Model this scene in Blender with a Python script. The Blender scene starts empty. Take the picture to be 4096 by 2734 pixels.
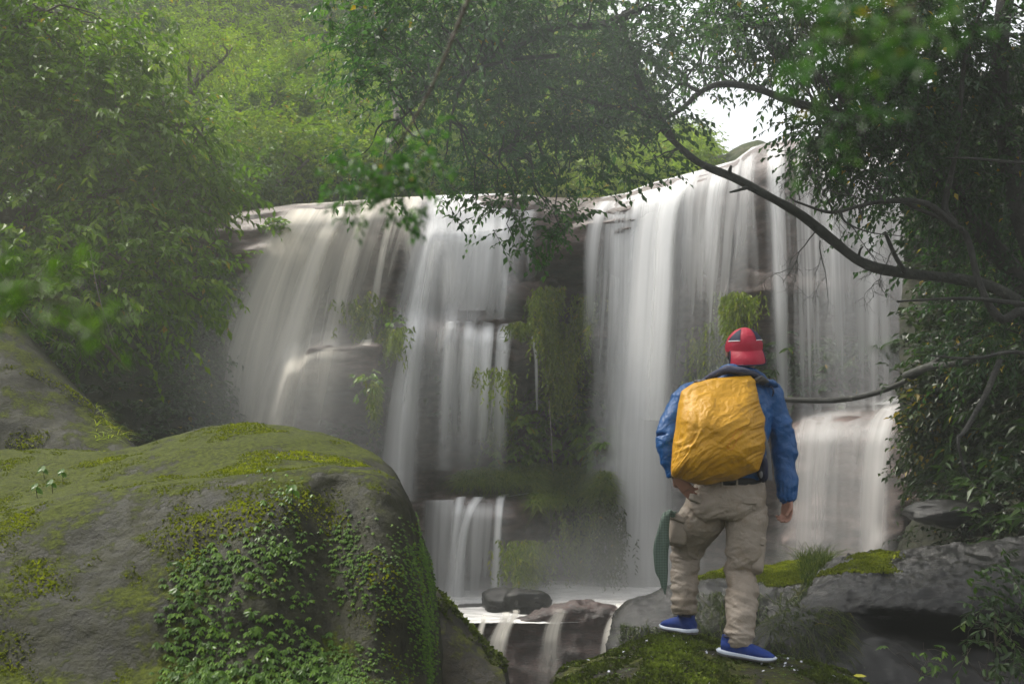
import bpy, math, random
import numpy as np
from mathutils import Vector

random.seed(7)
rng = np.random.default_rng(7)
S = bpy.context.scene
COL = S.collection
R = math.radians

# ------------------------------------------------------------------ camera
CZ, HOR, F = 1.88, 480.0, 1024.0          # eye height above the pool, horizon row, focal length in pixels
cam_d = bpy.data.cameras.new('camera')
cam = bpy.data.objects.new('camera', cam_d); COL.objects.link(cam)
cam.location = (0, 0, CZ); cam.rotation_euler = (R(90), 0, 0)
cam_d.sensor_width = 36; cam_d.lens = 36
cam_d.shift_y = (HOR - 341.5) / 1024.0
cam_d.clip_start = 0.05; cam_d.clip_end = 500
cam_d.dof.use_dof = True; cam_d.dof.focus_distance = 6.8; cam_d.dof.aperture_fstop = 5.0
S.camera = cam

# ------------------------------------------------------------------ sky and sun (bright overcast)
W = bpy.data.worlds.new('World'); S.world = W; W.use_nodes = True
nt = W.node_tree; nt.nodes.clear()
sky = nt.nodes.new('ShaderNodeTexSky'); sky.sky_type = 'NISHITA'; sky.sun_disc = False
SUN_EL, SUN_AZ = R(56), R(-55)
sky.sun_elevation = SUN_EL; sky.sun_rotation = SUN_AZ % (2 * math.pi); sky.air_density = 1.0; sky.dust_density = 4.0
hs = nt.nodes.new('ShaderNodeHueSaturation'); hs.inputs['Saturation'].default_value = 0.18
bgn = nt.nodes.new('ShaderNodeBackground'); bgn.inputs['Strength'].default_value = 0.095
wo = nt.nodes.new('ShaderNodeOutputWorld')
nt.links.new(sky.outputs[0], hs.inputs['Color']); nt.links.new(hs.outputs[0], bgn.inputs['Color'])
nt.links.new(bgn.outputs[0], wo.inputs['Surface'])
sun_d = bpy.data.lights.new('sun', 'SUN'); sun_d.energy = 1.5; sun_d.angle = R(12); sun_d.color = (1, .95, .83)
sun = bpy.data.objects.new('sun', sun_d); COL.objects.link(sun)
sd = Vector((math.sin(SUN_AZ) * math.cos(SUN_EL), math.cos(SUN_AZ) * math.cos(SUN_EL), math.sin(SUN_EL)))
sun.rotation_euler = sd.to_track_quat('Z', 'Y').to_euler(); sun.location = (0, 0, 30)
S.view_settings.view_transform = 'Standard'; S.view_settings.look = 'None'
S.view_settings.gamma = 1; S.view_settings.use_curve_mapping = False
S.view_settings.exposure = 1.74
S.cycles.transparent_max_bounces = 40; S.cycles.max_bounces = 6; S.cycles.volume_bounces = 0
S.cycles.diffuse_bounces = 3; S.cycles.glossy_bounces = 2; S.cycles.transmission_bounces = 4
S.cycles.use_denoising = True; S.cycles.sample_clamp_indirect = 4
HAZE_DENSITY = 0.0030

# ------------------------------------------------------------------ helpers
def at(px, py, Y):
    px, py, Y = np.broadcast_arrays(np.asarray(px, float), np.asarray(py, float), np.asarray(Y, float))
    return np.stack([(px - 512) / F * Y, Y, CZ - (py - HOR) / F * Y], -1)

def proj(P):
    return P[..., 0] / P[..., 1] * F + 512, HOR - (P[..., 2] - CZ) / P[..., 1] * F

def hsh(i, j, k, seed):
    with np.errstate(over='ignore'):
        h = (i.astype(np.uint32) * np.uint32(374761393) + j.astype(np.uint32) * np.uint32(668265263)
             + k.astype(np.uint32) * np.uint32(2246822519) + np.uint32(seed * 3266489917 & 0xffffffff))
        h = (h ^ (h >> np.uint32(13))) * np.uint32(1274126177)
        h = (h ^ (h >> np.uint32(16))) * np.uint32(2654435761)
        h ^= h >> np.uint32(15)
    return h.astype(np.float64) / 4294967295.0

def vn(P, seed=0):
    P = np.asarray(P, float); f = np.floor(P); t = P - f; t = t * t * (3 - 2 * t)
    i = f.astype(np.int64) & 0xffffffff
    r = 0
    for a in (0, 1):
        for b in (0, 1):
            for c in (0, 1):
                w = (t[..., 0] if a else 1 - t[..., 0]) * (t[..., 1] if b else 1 - t[..., 1]) * (t[..., 2] if c else 1 - t[..., 2])
                r = r + w * hsh((i[..., 0] + a) & 0xffffffff, (i[..., 1] + b) & 0xffffffff, (i[..., 2] + c) & 0xffffffff, seed)
    return r * 2 - 1

def fbm(P, o=4, seed=0, g=.5):
    P = np.asarray(P, float); r = 0; a = 1
    for k in range(o):
        r = r + a * vn(P * 2 ** k + 17.3 * k, seed + k); a *= g
    return r

def ridged(P, o=3, seed=0):
    P = np.asarray(P, float); r = 0; a = 1
    for k in range(o):
        r = r + a * (1 - 2 * np.abs(vn(P * 2 ** k + 9.1 * k, seed + k))); a *= .5
    return r

def ss(x, a, b):
    t = np.clip((x - a) / (b - a), 0, 1); return t * t * (3 - 2 * t)

def nrm(v):
    return v / np.maximum(np.linalg.norm(v, axis=-1, keepdims=True), 1e-9)

def V3(*a):
    return np.array(a, float)

def mesh_data(name, V, F_, mat=None, attrs=None, smooth=True):
    """V (n,3); F_ one index array (m,k) or a list of them"""
    V = np.asarray(V, np.float32).reshape(-1, 3)
    Fs = [f for f in (F_ if isinstance(F_, list) else [F_]) if len(f)]
    me = bpy.data.meshes.new(name)
    me.vertices.add(len(V)); me.vertices.foreach_set('co', V.ravel())
    idx = np.concatenate([np.asarray(f).ravel() for f in Fs]).astype(np.int32)
    tot = np.concatenate([np.full(len(f), np.asarray(f).shape[1]) for f in Fs]).astype(np.int32)
    me.loops.add(len(idx)); me.loops.foreach_set('vertex_index', idx)
    me.polygons.add(len(tot))
    me.polygons.foreach_set('loop_start', np.concatenate([[0], np.cumsum(tot)[:-1]]).astype(np.int32))
    me.polygons.foreach_set('use_smooth', np.full(len(tot), smooth))
    if attrs:
        for k, v in attrs.items():
            a = me.attributes.new(k, 'FLOAT', 'POINT'); a.data.foreach_set('value', np.asarray(v, np.float32).ravel())
    me.update(calc_edges=True); me.validate()
    if mat: me.materials.append(mat)
    return me

def link(name, me, parent=None, label=None, cat=None, group=None, kind=None, loc=None):
    o = bpy.data.objects.new(name, me); COL.objects.link(o)
    if parent: o.parent = parent
    if loc is not None: o.location = loc
    tag(o, label, cat, group, kind)
    return o

def tag(o, label=None, cat=None, group=None, kind=None):
    if label: o['label'] = label
    if cat: o['category'] = cat
    if group: o['group'] = group
    if kind: o['kind'] = kind

def empty(name, loc, label, cat, group=None):
    o = link(name, None, label=label, cat=cat, group=group, loc=tuple(loc)); return o

def rebase(V, loc):
    return np.asarray(V) - np.asarray(loc)

class MB:
    def __init__(s): s.V = []; s.F = []; s.n = 0; s.A = []
    def add(s, V, F_, a=None):
        V = np.asarray(V, float).reshape(-1, 3)
        for f in (F_ if isinstance(F_, list) else [F_]):
            if len(f): s.F.append(np.asarray(f) + s.n)
        s.V.append(V); s.n += len(V)
        s.A.append(np.zeros(len(V)) if a is None else np.broadcast_to(a, (len(V),)))
    def data(s, name, mat, base=(0, 0, 0), smooth=True):
        ks = {}
        for f in s.F: ks.setdefault(f.shape[1], []).append(f)
        return mesh_data(name, np.concatenate(s.V) - np.asarray(base), [np.concatenate(v) for v in ks.values()], mat, {'rnd': np.concatenate(s.A)}, smooth)

def grid_faces(nv, nu, wrap=False, off=0):
    i = np.arange(nv - 1)[:, None]; j = np.arange(nu if wrap else nu - 1)[None, :]
    j2 = (j + 1) % nu
    a = i * nu + j; b = i * nu + j2; c = (i + 1) * nu + j2; d = (i + 1) * nu + j
    return np.stack([a, b, c, d], -1).reshape(-1, 4) + off

def frames(P):
    P = np.asarray(P, float); T = nrm(np.gradient(P, axis=0))
    n = np.zeros_like(P); ref = V3(0, 0, 1) if abs(T[0][2]) < .9 else V3(1, 0, 0)
    v = np.cross(T[0], ref); v /= np.linalg.norm(v)
    for i in range(len(P)):
        v = v - T[i] * np.dot(v, T[i]); v /= max(np.linalg.norm(v), 1e-9); n[i] = v
    return T, n, np.cross(T, n)

def tube(P, r, n=8, cap=True, ref=None, ry=None):
    """closed tube along P; r half width (along ref if given), ry other half width"""
    P = np.asarray(P, float); r = np.broadcast_to(np.asarray(r, float), (len(P),))
    ry = r if ry is None else np.broadcast_to(np.asarray(ry, float), (len(P),))
    T, A, B = frames(P)
    if ref is not None:
        A = nrm(np.asarray(ref) - T * (T @ np.asarray(ref))[:, None]); B = np.cross(T, A)
    th = np.linspace(0, 2 * np.pi, n, endpoint=False)
    V = P[:, None] + A[:, None] * (np.cos(th)[None, :, None] * r[:, None, None]) + B[:, None] * (np.sin(th)[None, :, None] * ry[:, None, None])
    V = V.reshape(-1, 3); Fq = [grid_faces(len(P), n, True)]
    if cap:
        k = len(V); V = np.concatenate([V, P[:1], P[-1:]])
        j = np.arange(n); j2 = (j + 1) % n; L = (len(P) - 1) * n
        Fq.append(np.stack([j2, j, np.full(n, k)], -1)); Fq.append(np.stack([L + j, L + j2, np.full(n, k + 1)], -1))
    return V, Fq

def cr(P, n):
    """Catmull-Rom through rows of P along axis 0, n samples"""
    P = np.asarray(P, float); m = len(P)
    t = np.linspace(0, m - 1, n); i = np.minimum(t.astype(int), m - 2); u = (t - i).reshape((-1,) + (1,) * (P.ndim - 1))
    Q = np.concatenate([[2 * P[0] - P[1]], P, [2 * P[-1] - P[-2]]])
    a, b, c, d = Q[i], Q[i + 1], Q[i + 2], Q[i + 3]
    return .5 * (2 * b + (c - a) * u + (2 * a - 5 * b + 4 * c - d) * u ** 2 + (3 * b - a - 3 * c + d) * u ** 3)

def grid_normals(G):
    n = nrm(np.cross(np.gradient(G, axis=1), np.gradient(G, axis=0)))
    return n

def ellipsoid(c, r, nu=16, nv=10):
    th = np.linspace(0, 2 * np.pi, nu, endpoint=False); ph = np.linspace(.02, np.pi - .02, nv)
    V = np.stack([np.sin(ph)[:, None] * np.cos(th), np.sin(ph)[:, None] * np.sin(th), np.cos(ph)[:, None] * np.ones(nu)], -1).reshape(-1, 3)
    V = V * np.asarray(r) + np.asarray(c)
    k = len(V); V = np.concatenate([V, [np.asarray(c) + V3(0, 0, r[2])], [np.asarray(c) - V3(0, 0, r[2])]])
    j = np.arange(nu); j2 = (j + 1) % nu; L = (nv - 1) * nu
    return V, [grid_faces(nv, nu, True)[:, ::-1], np.stack([j, j2, np.full(nu, k)], -1), np.stack([L + j2, L + j, np.full(nu, k + 1)], -1)]

def fuse(shapes, voxel, smooth=4):
    """union of closed shapes as one continuous skin; returns V, F"""
    b = MB()
    for V, F_ in shapes: b.add(V, F_)
    me = b.data('tmp', None)
    o = bpy.data.objects.new('tmp', me); COL.objects.link(o)
    m = o.modifiers.new('r', 'REMESH'); m.mode = 'VOXEL'; m.voxel_size = voxel
    if smooth:
        m = o.modifiers.new('s', 'SMOOTH'); m.factor = .5; m.iterations = smooth
    dg = bpy.context.evaluated_depsgraph_get(); me2 = o.evaluated_get(dg).to_mesh()
    V = np.empty(len(me2.vertices) * 3); me2.vertices.foreach_get('co', V); V = V.reshape(-1, 3)
    N = np.empty(len(me2.vertices) * 3); me2.vertices.foreach_get('normal', N); N = N.reshape(-1, 3)
    L = np.empty(len(me2.loops), np.int32); me2.loops.foreach_get('vertex_index', L)
    T = np.empty(len(me2.polygons), np.int32); me2.polygons.foreach_get('loop_total', T)
    st = np.empty(len(me2.polygons), np.int32); me2.polygons.foreach_get('loop_start', st)
    Fq = [L[st[T == k][:, None] + np.arange(k)] for k in (3, 4) if (T == k).any()]
    o.evaluated_get(dg).to_mesh_clear(); bpy.data.objects.remove(o); bpy.data.meshes.remove(me)
    return V, Fq, N

# ------------------------------------------------------------------ materials
class NT:
    def __init__(s, name):
        s.m = bpy.data.materials.new(name); s.m.use_nodes = True; s.t = s.m.node_tree; s.t.nodes.clear()
        s.out = s.n('OutputMaterial')
    def n(s, typ, **kw):
        nd = s.t.nodes.new('ShaderNode' + typ)
        for k, v in kw.items():
            if k in nd.inputs: nd.inputs[k].default_value = v
            else: setattr(nd, k, v)
        return nd
    def l(s, a, b): s.t.links.new(a, b)
    def noise(s, scale, det=5, rough=.6, sc=(1, 1, 1), dist=0, loc=(0, 0, 0)):
        tc = s.n('TexCoord'); mp = s.n('Mapping'); mp.inputs['Scale'].default_value = sc; mp.inputs['Location'].default_value = loc
        nz = s.n('TexNoise'); nz.inputs['Scale'].default_value = scale; nz.inputs['Detail'].default_value = det
        nz.inputs['Roughness'].default_value = rough; nz.inputs['Distortion'].default_value = dist
        s.l(tc.outputs['Object'], mp.inputs['Vector']); s.l(mp.outputs[0], nz.inputs['Vector'])
        return nz.outputs['Fac']
    def ramp(s, fac, pts):
        r = s.n('ValToRGB'); e = r.color_ramp.elements
        while len(e) < len(pts): e.new(.5)
        for el, (p, c) in zip(e, pts):
            el.position = p; el.color = (c, c, c, 1) if np.isscalar(c) else (*c, 1)
        s.l(fac, r.inputs[0]); return r.outputs[0]
    def mix(s, fac, a, b, mode='MIX'):
        m = s.n('MixRGB', blend_type=mode)
        for k, v in ((0, fac), (1, a), (2, b)):
            if isinstance(v, bpy.types.NodeSocket): s.l(v, m.inputs[k])
            else: m.inputs[k].default_value = v if k == 0 else (*v, 1)
        return m.outputs[0]
    def math(s, op, a, b=0):
        m = s.n('Math', operation=op)
        for k, v in ((0, a), (1, b)):
            if isinstance(v, bpy.types.NodeSocket): s.l(v, m.inputs[k])
            else: m.inputs[k].default_value = v
        return m.outputs[0]
    def bump(s, h, strength=.5, dist=.02, prev=None):
        b = s.n('Bump'); b.inputs['Strength'].default_value = strength; b.inputs['Distance'].default_value = dist
        s.l(h, b.inputs['Height'])
        if prev: s.l(prev, b.inputs['Normal'])
        return b.outputs[0]
    def bsdf(s, col, rough=.6, normal=None, spec=.5, **kw):
        p = s.n('BsdfPrincipled')
        for k, v in (('Base Color', col), ('Roughness', rough)):
            if isinstance(v, bpy.types.NodeSocket): s.l(v, p.inputs[k])
            else: p.inputs[k].default_value = (*v, 1) if k == 'Base Color' else v
        p.inputs['Specular IOR Level'].default_value = spec
        for k, v in kw.items(): p.inputs[k.replace('_', ' ')].default_value = v
        if normal: s.l(normal, p.inputs['Normal'])
        return p.outputs[0]
    def done(s, sh): s.l(sh, s.out.inputs['Surface']); return s.m

def leaf_mat(name, c1, c2, c3, rough=.5, tr=.35, spec=.28):
    t = NT(name); a = t.n('Attribute', attribute_name='rnd')
    col = t.ramp(a.outputs['Fac'], [(0, c1), (.55, c2), (.93, c3), (.985, (.30, .20, .02))])
    p = t.bsdf(col, rough, spec=spec); d = t.n('BsdfTranslucent')
    col2 = t.mix(1.0, col, (1.3, 1.5, .6), 'MULTIPLY'); t.l(col2, d.inputs['Color'])
    m = t.n('MixShader'); m.inputs[0].default_value = tr; t.l(p, m.inputs[1]); t.l(d.outputs[0], m.inputs[2])
    return t.done(m.outputs[0])

def bark_mat(name, c1, c2):
    t = NT(name); n1 = t.noise(9, 6, .7); n2 = t.noise(60, 4, .7)
    col = t.ramp(n1, [(.35, c1), (.62, c2), (.75, (.16, .17, .13))])
    return t.done(t.bsdf(col, .75, t.bump(n2, 1.0, .03)))

def rock_mat(name, c1, c2, c3, moss=0, wet=.0, strata=0, mossc=((.028, .036, .006), (.10, .125, .010)), msc=2.2, up=(.2, .75)):
    """rock with lichen mottling; moss on the upward faces; wet lowers roughness"""
    t = NT(name)
    n1 = t.noise(2.2, 8, .65, (1, 1, 1 + strata)); n2 = t.noise(9 if wet > .9 else 14, 6, .7, (1, 1, 1 + strata * 1.5)); n3 = t.noise(70, 4, .7)
    col = t.ramp(n1, [(.3, c1), (.5, c2), (.7, c3)])
    sp = t.ramp(n2, [(.38, .45), (.6, 1.25)]); col = t.mix(1.0, col, sp, 'MULTIPLY')
    rg = t.ramp(n2, [(.3, max(.09, .75 - wet * .75)), (.7, (.20 if wet > .9 else .95 - wet * .5))])
    h = t.math('ADD', n2, t.math('MULTIPLY', n3, .35))
    if moss:
        g = t.n('NewGeometry'); sx = t.n('SeparateXYZ'); t.l(g.outputs['Normal'], sx.inputs[0])
        m1 = t.noise(msc, 9, .72, loc=(3, 1, 2)); m2 = t.noise(45, 5, .75)
        upf = t.n('MapRange'); upf.inputs['From Min'].default_value = up[0]; upf.inputs['From Max'].default_value = up[1]
        t.l(sx.outputs['Z'], upf.inputs['Value'])
        k = t.math('ADD', t.math('MULTIPLY', upf.outputs[0], .42), t.math('MULTIPLY', m1, .8))
        k = t.math('ADD', k, t.math('MULTIPLY', m2, .18))
        msk = t.ramp(k, [(1.17 - moss * .25, 0), (1.24 - moss * .25, 1)])
        mc = t.ramp(m2, [(.35, mossc[0]), (.65, mossc[1])])
        col = t.mix(msk, col, mc); rg = t.mix(msk, rg, (.95, .95, .95))
        h = t.math('ADD', h, t.math('MULTIPLY', msk, t.math('ADD', t.math('MULTIPLY', m2, 1.4), .3)))
    kw = {}
    return t.done(t.bsdf(col, rg, t.bump(h, .7 if wet > .9 else .75, .03), spec=.32 if wet > .9 else (.5 if wet > .3 else .2), **kw))

def water_mat(name, c=(.93, .93, .93), tr=.45, rough=1):
    t = NT(name); a = t.n('Attribute', attribute_name='rnd')
    d = t.n('BsdfDiffuse', Color=(*c, 1)); tl = t.n('BsdfTranslucent', Color=(*c, 1)); tp = t.n('BsdfTransparent')
    m1 = t.n('MixShader'); m1.inputs[0].default_value = tr; t.l(d.outputs[0], m1.inputs[1]); t.l(tl.outputs[0], m1.inputs[2])
    m2 = t.n('MixShader'); t.l(a.outputs['Fac'], m2.inputs[0]); t.l(tp.outputs[0], m2.inputs[1]); t.l(m1.outputs[0], m2.inputs[2])
    return t.done(m2.outputs[0])

def cloth_mat(name, c, c2=None, rough=.7, weave=400, bump=.25, crease=0, spec=.3, sheen=0.0, soil=None):
    t = NT(name); n1 = t.noise(5, 5, .65); n2 = t.noise(weave, 2, .5)
    col = t.ramp(n1, [(.3, c), (.7, c2 or tuple(x * 1.2 for x in c))])
    if soil:
        n4 = t.noise(7, 6, .75, loc=(5, 5, 5)); col = t.mix(t.ramp(n4, [(.5, 0), (.72, .8)]), col, soil)
    nb = t.bump(n2, bump * .3, .002)
    if crease:
        n3 = t.noise(22, 4, .6, dist=1.2); nb = t.bump(n3, crease, .02, nb)
    return t.done(t.bsdf(col, rough, nb, spec=spec, Sheen_Weight=sheen))

M = {}
M['rock_red'] = rock_mat('red_brown_wet_rock', (.018, .011, .010), (.070, .038, .030), (.17, .115, .10), moss=.25, wet=.6, strata=3)
M['rock_red2'] = rock_mat('dark_red_wet_rock', (.010, .005, .0045), (.032, .013, .011), (.070, .036, .030), moss=0, wet=.7, strata=2)
M['rock_moss'] = rock_mat('mossy_grey_boulder_rock', (.012, .0125, .005), (.025, .025, .012), (.050, .048, .034), moss=1.44, wet=.2, msc=2.3,
                          mossc=((.020, .025, .003), (.085, .105, .005)), up=(.1, .95))
M['rock_wet'] = rock_mat('wet_shade_darkened_rock', (.003, .0028, .0026), (.007, .0065, .006), (.018, .016, .014), moss=0, wet=.98, strata=1.5)  # wet rock, with the foreground shade also put into its dark colour
M['rock_stand'] = rock_mat('dark_mossy_rock', (.008, .0075, .005), (.019, .016, .009), (.045, .036, .022), moss=1.15, wet=.3, msc=3.5,
                           mossc=((.018, .022, .005), (.085, .095, .012)), up=(.0, .8))
M['soil'] = rock_mat('dark_leafy_soil', (.010, .011, .007), (.022, .023, .013), (.045, .045, .025), moss=.8, mossc=((.010, .018, .005), (.035, .05, .012)), up=(-.6, .4))
M['hill'] = rock_mat('hillside_earth', (.030, .040, .015), (.055, .070, .025), (.10, .09, .06), moss=.6, mossc=((.02, .035, .008), (.07, .10, .02)), up=(-.3, .5))
M['leaf_left'] = leaf_mat('mid_green_leaf', (.050, .10, .008), (.10, .175, .012), (.20, .27, .02), tr=.42)
M['leaf_hill'] = leaf_mat('yellow_green_leaf', (.07, .125, .006), (.155, .23, .010), (.30, .35, .02), rough=.6)
M['leaf_hill2'] = leaf_mat('bright_bamboo_leaf', (.10, .15, .012), (.18, .26, .02), (.30, .36, .04), rough=.6)
M['leaf_hill3'] = leaf_mat('deep_green_leaf', (.034, .075, .010), (.07, .13, .014), (.13, .20, .02), rough=.6)
M['leaf_canopy'] = leaf_mat('dark_blue_green_leaf', (.024, .062, .024), (.048, .110, .038), (.10, .18, .05), rough=.45, tr=.42)
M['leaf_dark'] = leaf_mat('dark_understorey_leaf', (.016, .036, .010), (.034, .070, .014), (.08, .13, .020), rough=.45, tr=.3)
M['leaf_shade'] = leaf_mat('painted_shade_bank_leaf', (.007, .016, .005), (.016, .032, .007), (.042, .07, .012), rough=.45, tr=.3)  # darker leaf copy: the right bank's shadow is put into the colour
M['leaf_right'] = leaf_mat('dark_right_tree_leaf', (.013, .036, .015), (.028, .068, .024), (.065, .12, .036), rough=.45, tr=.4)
M['leaf_ivy'] = leaf_mat('fresh_creeper_leaf', (.038, .085, .008), (.080, .16, .014), (.15, .25, .02), rough=.4, tr=.3)
M['leaf_fern'] = leaf_mat('olive_hanging_fern', (.08, .115, .012), (.15, .19, .020), (.26, .26, .03), rough=.6)
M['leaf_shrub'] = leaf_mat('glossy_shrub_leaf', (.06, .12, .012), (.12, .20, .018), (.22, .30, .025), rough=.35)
M['grass_mound'] = leaf_mat('pale_mound_grass', (.07, .11, .015), (.13, .18, .025), (.22, .24, .04), rough=.6)
M['grass'] = leaf_mat('grass_blade', (.018, .030, .006), (.036, .055, .010), (.08, .09, .02), rough=.8, spec=.1)
M['grass_bright'] = leaf_mat('yellow_grass_blade', (.13, .17, .02), (.22, .27, .03), (.35, .34, .06), rough=.6)
M['moss'] = leaf_mat('moss_tuft', (.05, .060, .006), (.12, .14, .010), (.26, .28, .02), rough=.9, tr=.2, spec=.1)
M['moss_dark'] = leaf_mat('dark_moss_tuft', (.02, .026, .005), (.05, .065, .010), (.13, .17, .02), rough=.9, tr=.2, spec=.1)
M['bark'] = bark_mat('grey_green_bark', (.014, .016, .012), (.042, .042, .032))
M['bark_dark'] = bark_mat('dark_wet_bark', (.012, .012, .010), (.035, .032, .026))
M['bark_pale'] = bark_mat('pale_bark', (.12, .10, .08), (.28, .25, .21))
M['twig'] = bark_mat('brown_twig', (.05, .038, .025), (.11, .085, .06))
M['water'] = water_mat('silky_falling_water')
M['water_dim'] = water_mat('painted_shade_falling_water', (.66, .65, .64))  # greyer copy of the same water, its shade put into the colour
M['water_warm'] = water_mat('silky_sediment_water', (.88, .84, .76))
# ================================================================== SETTING: cliff
LX = np.array([-120, 0, 120, 200, 222, 260, 290, 330, 380, 440, 500, 560, 600, 625, 650, 700, 735, 752, 770, 800, 830, 880, 940, 1000, 1100, 1200.])
LP = np.array([236, 226, 216, 211, 211, 208, 204, 202, 198, 195, 193, 197, 197, 193, 183, 170, 160, 147, 141, 138, 137, 140, 150, 150, 150, 150.])
LYX = np.array([-120, 120, 222, 330, 440, 560, 640, 700, 760, 830, 900, 960, 1100, 1200.])
LYY = np.array([15.5, 16.6, 17.2, 17.3, 17.6, 18.0, 17.2, 16.3, 15.3, 14.5, 13.8, 13.0, 12.0, 11.])
def lip(px): return np.interp(px, LX, LP)
def lipY(px): return np.interp(px, LYX, LYY)
def win(px, a, b, s=8):
    return ss(px, a - s, a + s) * (1 - ss(px, b - s, b + s))
def cliffY(px, py):
    px = np.asarray(px, float); py = np.asarray(py, float)
    L = lip(px); d = py - L
    R_ = np.where(px > 740, 34., 22.); t = np.clip(d / R_, 0, 1)
    D = 1.3 * (1 - np.sqrt(np.clip(1 - (1 - t) ** 2, 0, 1)))
    D = D + .7 * ss(d, 40, 110) - .35 * ss(d, 110, 150) * (1 - ss(px, 500, 620))
    wob = 7 * vn(np.stack([px / 38, py * 0, px * 0], -1), 3) + 3 * vn(np.stack([px / 11, py * 0, px * 0], -1), 4)
    px0 = px; px = px + 16 * vn(np.stack([px / 40, py / 26, px * 0], -1), 7) + 6 * vn(np.stack([px / 12, py / 10, px * 0], -1), 8)
    # mid ledge
    w = win(px, 392, 568, 12); e = 322 + wob * .6
    D = D - w * (1.0 * ss(py, e, e + 3.5)) + w * 1.5 * ss(py, 352 + wob, 366 + wob)
    # left shelf
    w = win(px, 287, 381, 9); e = 341 + 18 * ss(330 - px, 0, 45) + wob * .3
    D = D - w * (1.5 * ss(py, e, e + 4)) + w * 1.9 * ss(py, 383, 390)
    # small upper step behind the middle veil, centre outcrop under the overhang
    D = D - win(px, 430, 520, 12) * .35 * ss(py, 226, 228) + win(px, 540, 596, 10) * .9 * ss(py, 252, 276)
    w = win(px, 500, 562, 10); D = D - w * .9 * ss(py, 277 + wob, 281 + wob) * (1 - ss(py, 300, 312))
    w = win(px, 588, 640, 10); D = D - w * .7 * ss(py, 322 + wob, 326 + wob) * (1 - ss(py, 336, 346))
    # horizontal breaks under the right dome
    w = win(px, 690, 880, 20); D = D - w * .45 * ss(py, 268 + wob, 271 + wob) + w * .8 * ss(py, 290, 312)
    # grassy mound and low shelf, and the near step on the right
    w = win(px, 446, 622, 22); D = D - w * 1.1 * ss(py, 463 + wob, 476 + wob)
    w = win(px, 395, 566, 14); e = 496 + wob * .5 + 5 * ss(px, 500, 560) * -1
    D = D - w * 1.5 * np.sqrt(ss(py, e - 3, e + 12)) + w * .8 * ss(py, 536 + wob, 552 + wob)
    w = ss(px, 778, 800); e = np.interp(px, [780, 800, 850, 900, 940, 1000, 1200], [425, 414, 409, 405, 388, 380, 372.])
    D = D - w * np.interp(px, [790, 900, 1000], [3.0, 3.6, 3.8]) * np.sqrt(ss(py, e - 4, e + 22)) + w * .8 * ss(py, 500, 520) * ss(px, 890, 910)
    return lipY(px0) + D

def build_cliff():
    pxs = np.arange(-120, 1201, 2.6); nv = 230
    t = np.linspace(0, 1, nv)[:, None]
    L = lip(pxs)[None]; py = L + (640 - L) * t; px = np.broadcast_to(pxs[None], py.shape)
    Y = cliffY(px, py); G = at(px, py, Y)
    nb = 30                                           # top, running back behind the lip
    back = []
    for k in range(nb, 0, -1):
        q = G[0].copy(); s = (k / nb) ** 1.5; q[:, 1] += 9 * s; q[:, 2] += -.05 * s + .9 * s * ss(pxs, 560, 640) * 0
        q[:, 0] *= q[:, 1] / G[0][:, 1]; back.append(q)
    G = np.concatenate([np.array(back), G])
    X, Z = G[..., 0], G[..., 2]
    Q = np.stack([X * .5, G[..., 1] * .2, Z * 2.6 + .25 * X * np.sin(X * .3)], -1)
    st = ridged(Q, 3, 11); n = fbm(np.stack([X, G[..., 1], Z], -1) * .6, 5, 5)
    amp = np.ones(G.shape[:2]); amp[:nb + 4] *= .3
    G[..., 1] += (.18 * n + .13 * st + .07 * fbm(np.stack([X * 2.2, G[..., 1], Z * 7], -1), 4, 8)) * amp
    G[:nb, :, 2] += .10 * fbm(G[:nb] * 1.3, 4, 9) * np.linspace(1, .1, nb)[:, None]
    me = mesh_data('cliff', G.reshape(-1, 3), grid_faces(*G.shape[:2])[:, ::-1], M['rock_red'])
    link('cliff', me, kind='structure'); return G
cliffG = build_cliff()

# ================================================================== patches: rocks, banks, hill from a control net
def net(rows):
    """rows of (px list, py list, Y list or number) -> control points"""
    out = []
    for px, py, Y in rows: out.append(at(px, py, Y))
    return np.array(out)

def patch(name, ctl, nv, nu, mat, amp=.06, freq=1.2, seed=0, fine=.015, strata=0, label=None, cat=None, kind=None, group=None, crack=.03):
    G = cr(ctl, nv); G = np.swapaxes(cr(np.swapaxes(G, 0, 1), nu), 0, 1)
    N = grid_normals(G)
    n = amp * fbm(G * freq, 5, seed) + fine * fbm(G * freq * 9, 4, seed + 5)
    n -= crack * np.clip(ridged(G * freq * .9 + .4 * fbm(G * 2, 2, seed + 3)[..., None], 2, seed + 9) - 1.15, 0, 1) * 3
    if strata:
        Q = G * np.array([.5, .5, 4.0]) + .3 * fbm(G * .7, 2, seed)[..., None]
        n += strata * np.round(vn(Q, seed + 2) * 3) / 3 + strata * .5 * ridged(Q * 2, 2, seed + 4)
    G = G + N * n[..., None]
    base = V3(G[..., 0].mean(), G[..., 1].mean(), G[..., 2].min())
    me = mesh_data(name, G.reshape(-1, 3) - base, grid_faces(*G.shape[:2])[:, ::-1], mat)
    o = link(name, me, label=label, cat=cat, kind=kind, group=group, loc=base)
    return G, grid_normals(G), o

# ground under everything
gx = np.linspace(-70, 70, 141); gg = np.stack(np.meshgrid(gx, gx + 20), -1)
gz = -1.9 + .15 * fbm(np.concatenate([gg * .3, gg[..., :1] * 0], -1), 4, 1)
GG = np.concatenate([gg, gz[..., None]], -1)
link('ground', mesh_data('ground', GG.reshape(-1, 3), grid_faces(141, 141), M['soil']), kind='structure')

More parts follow.
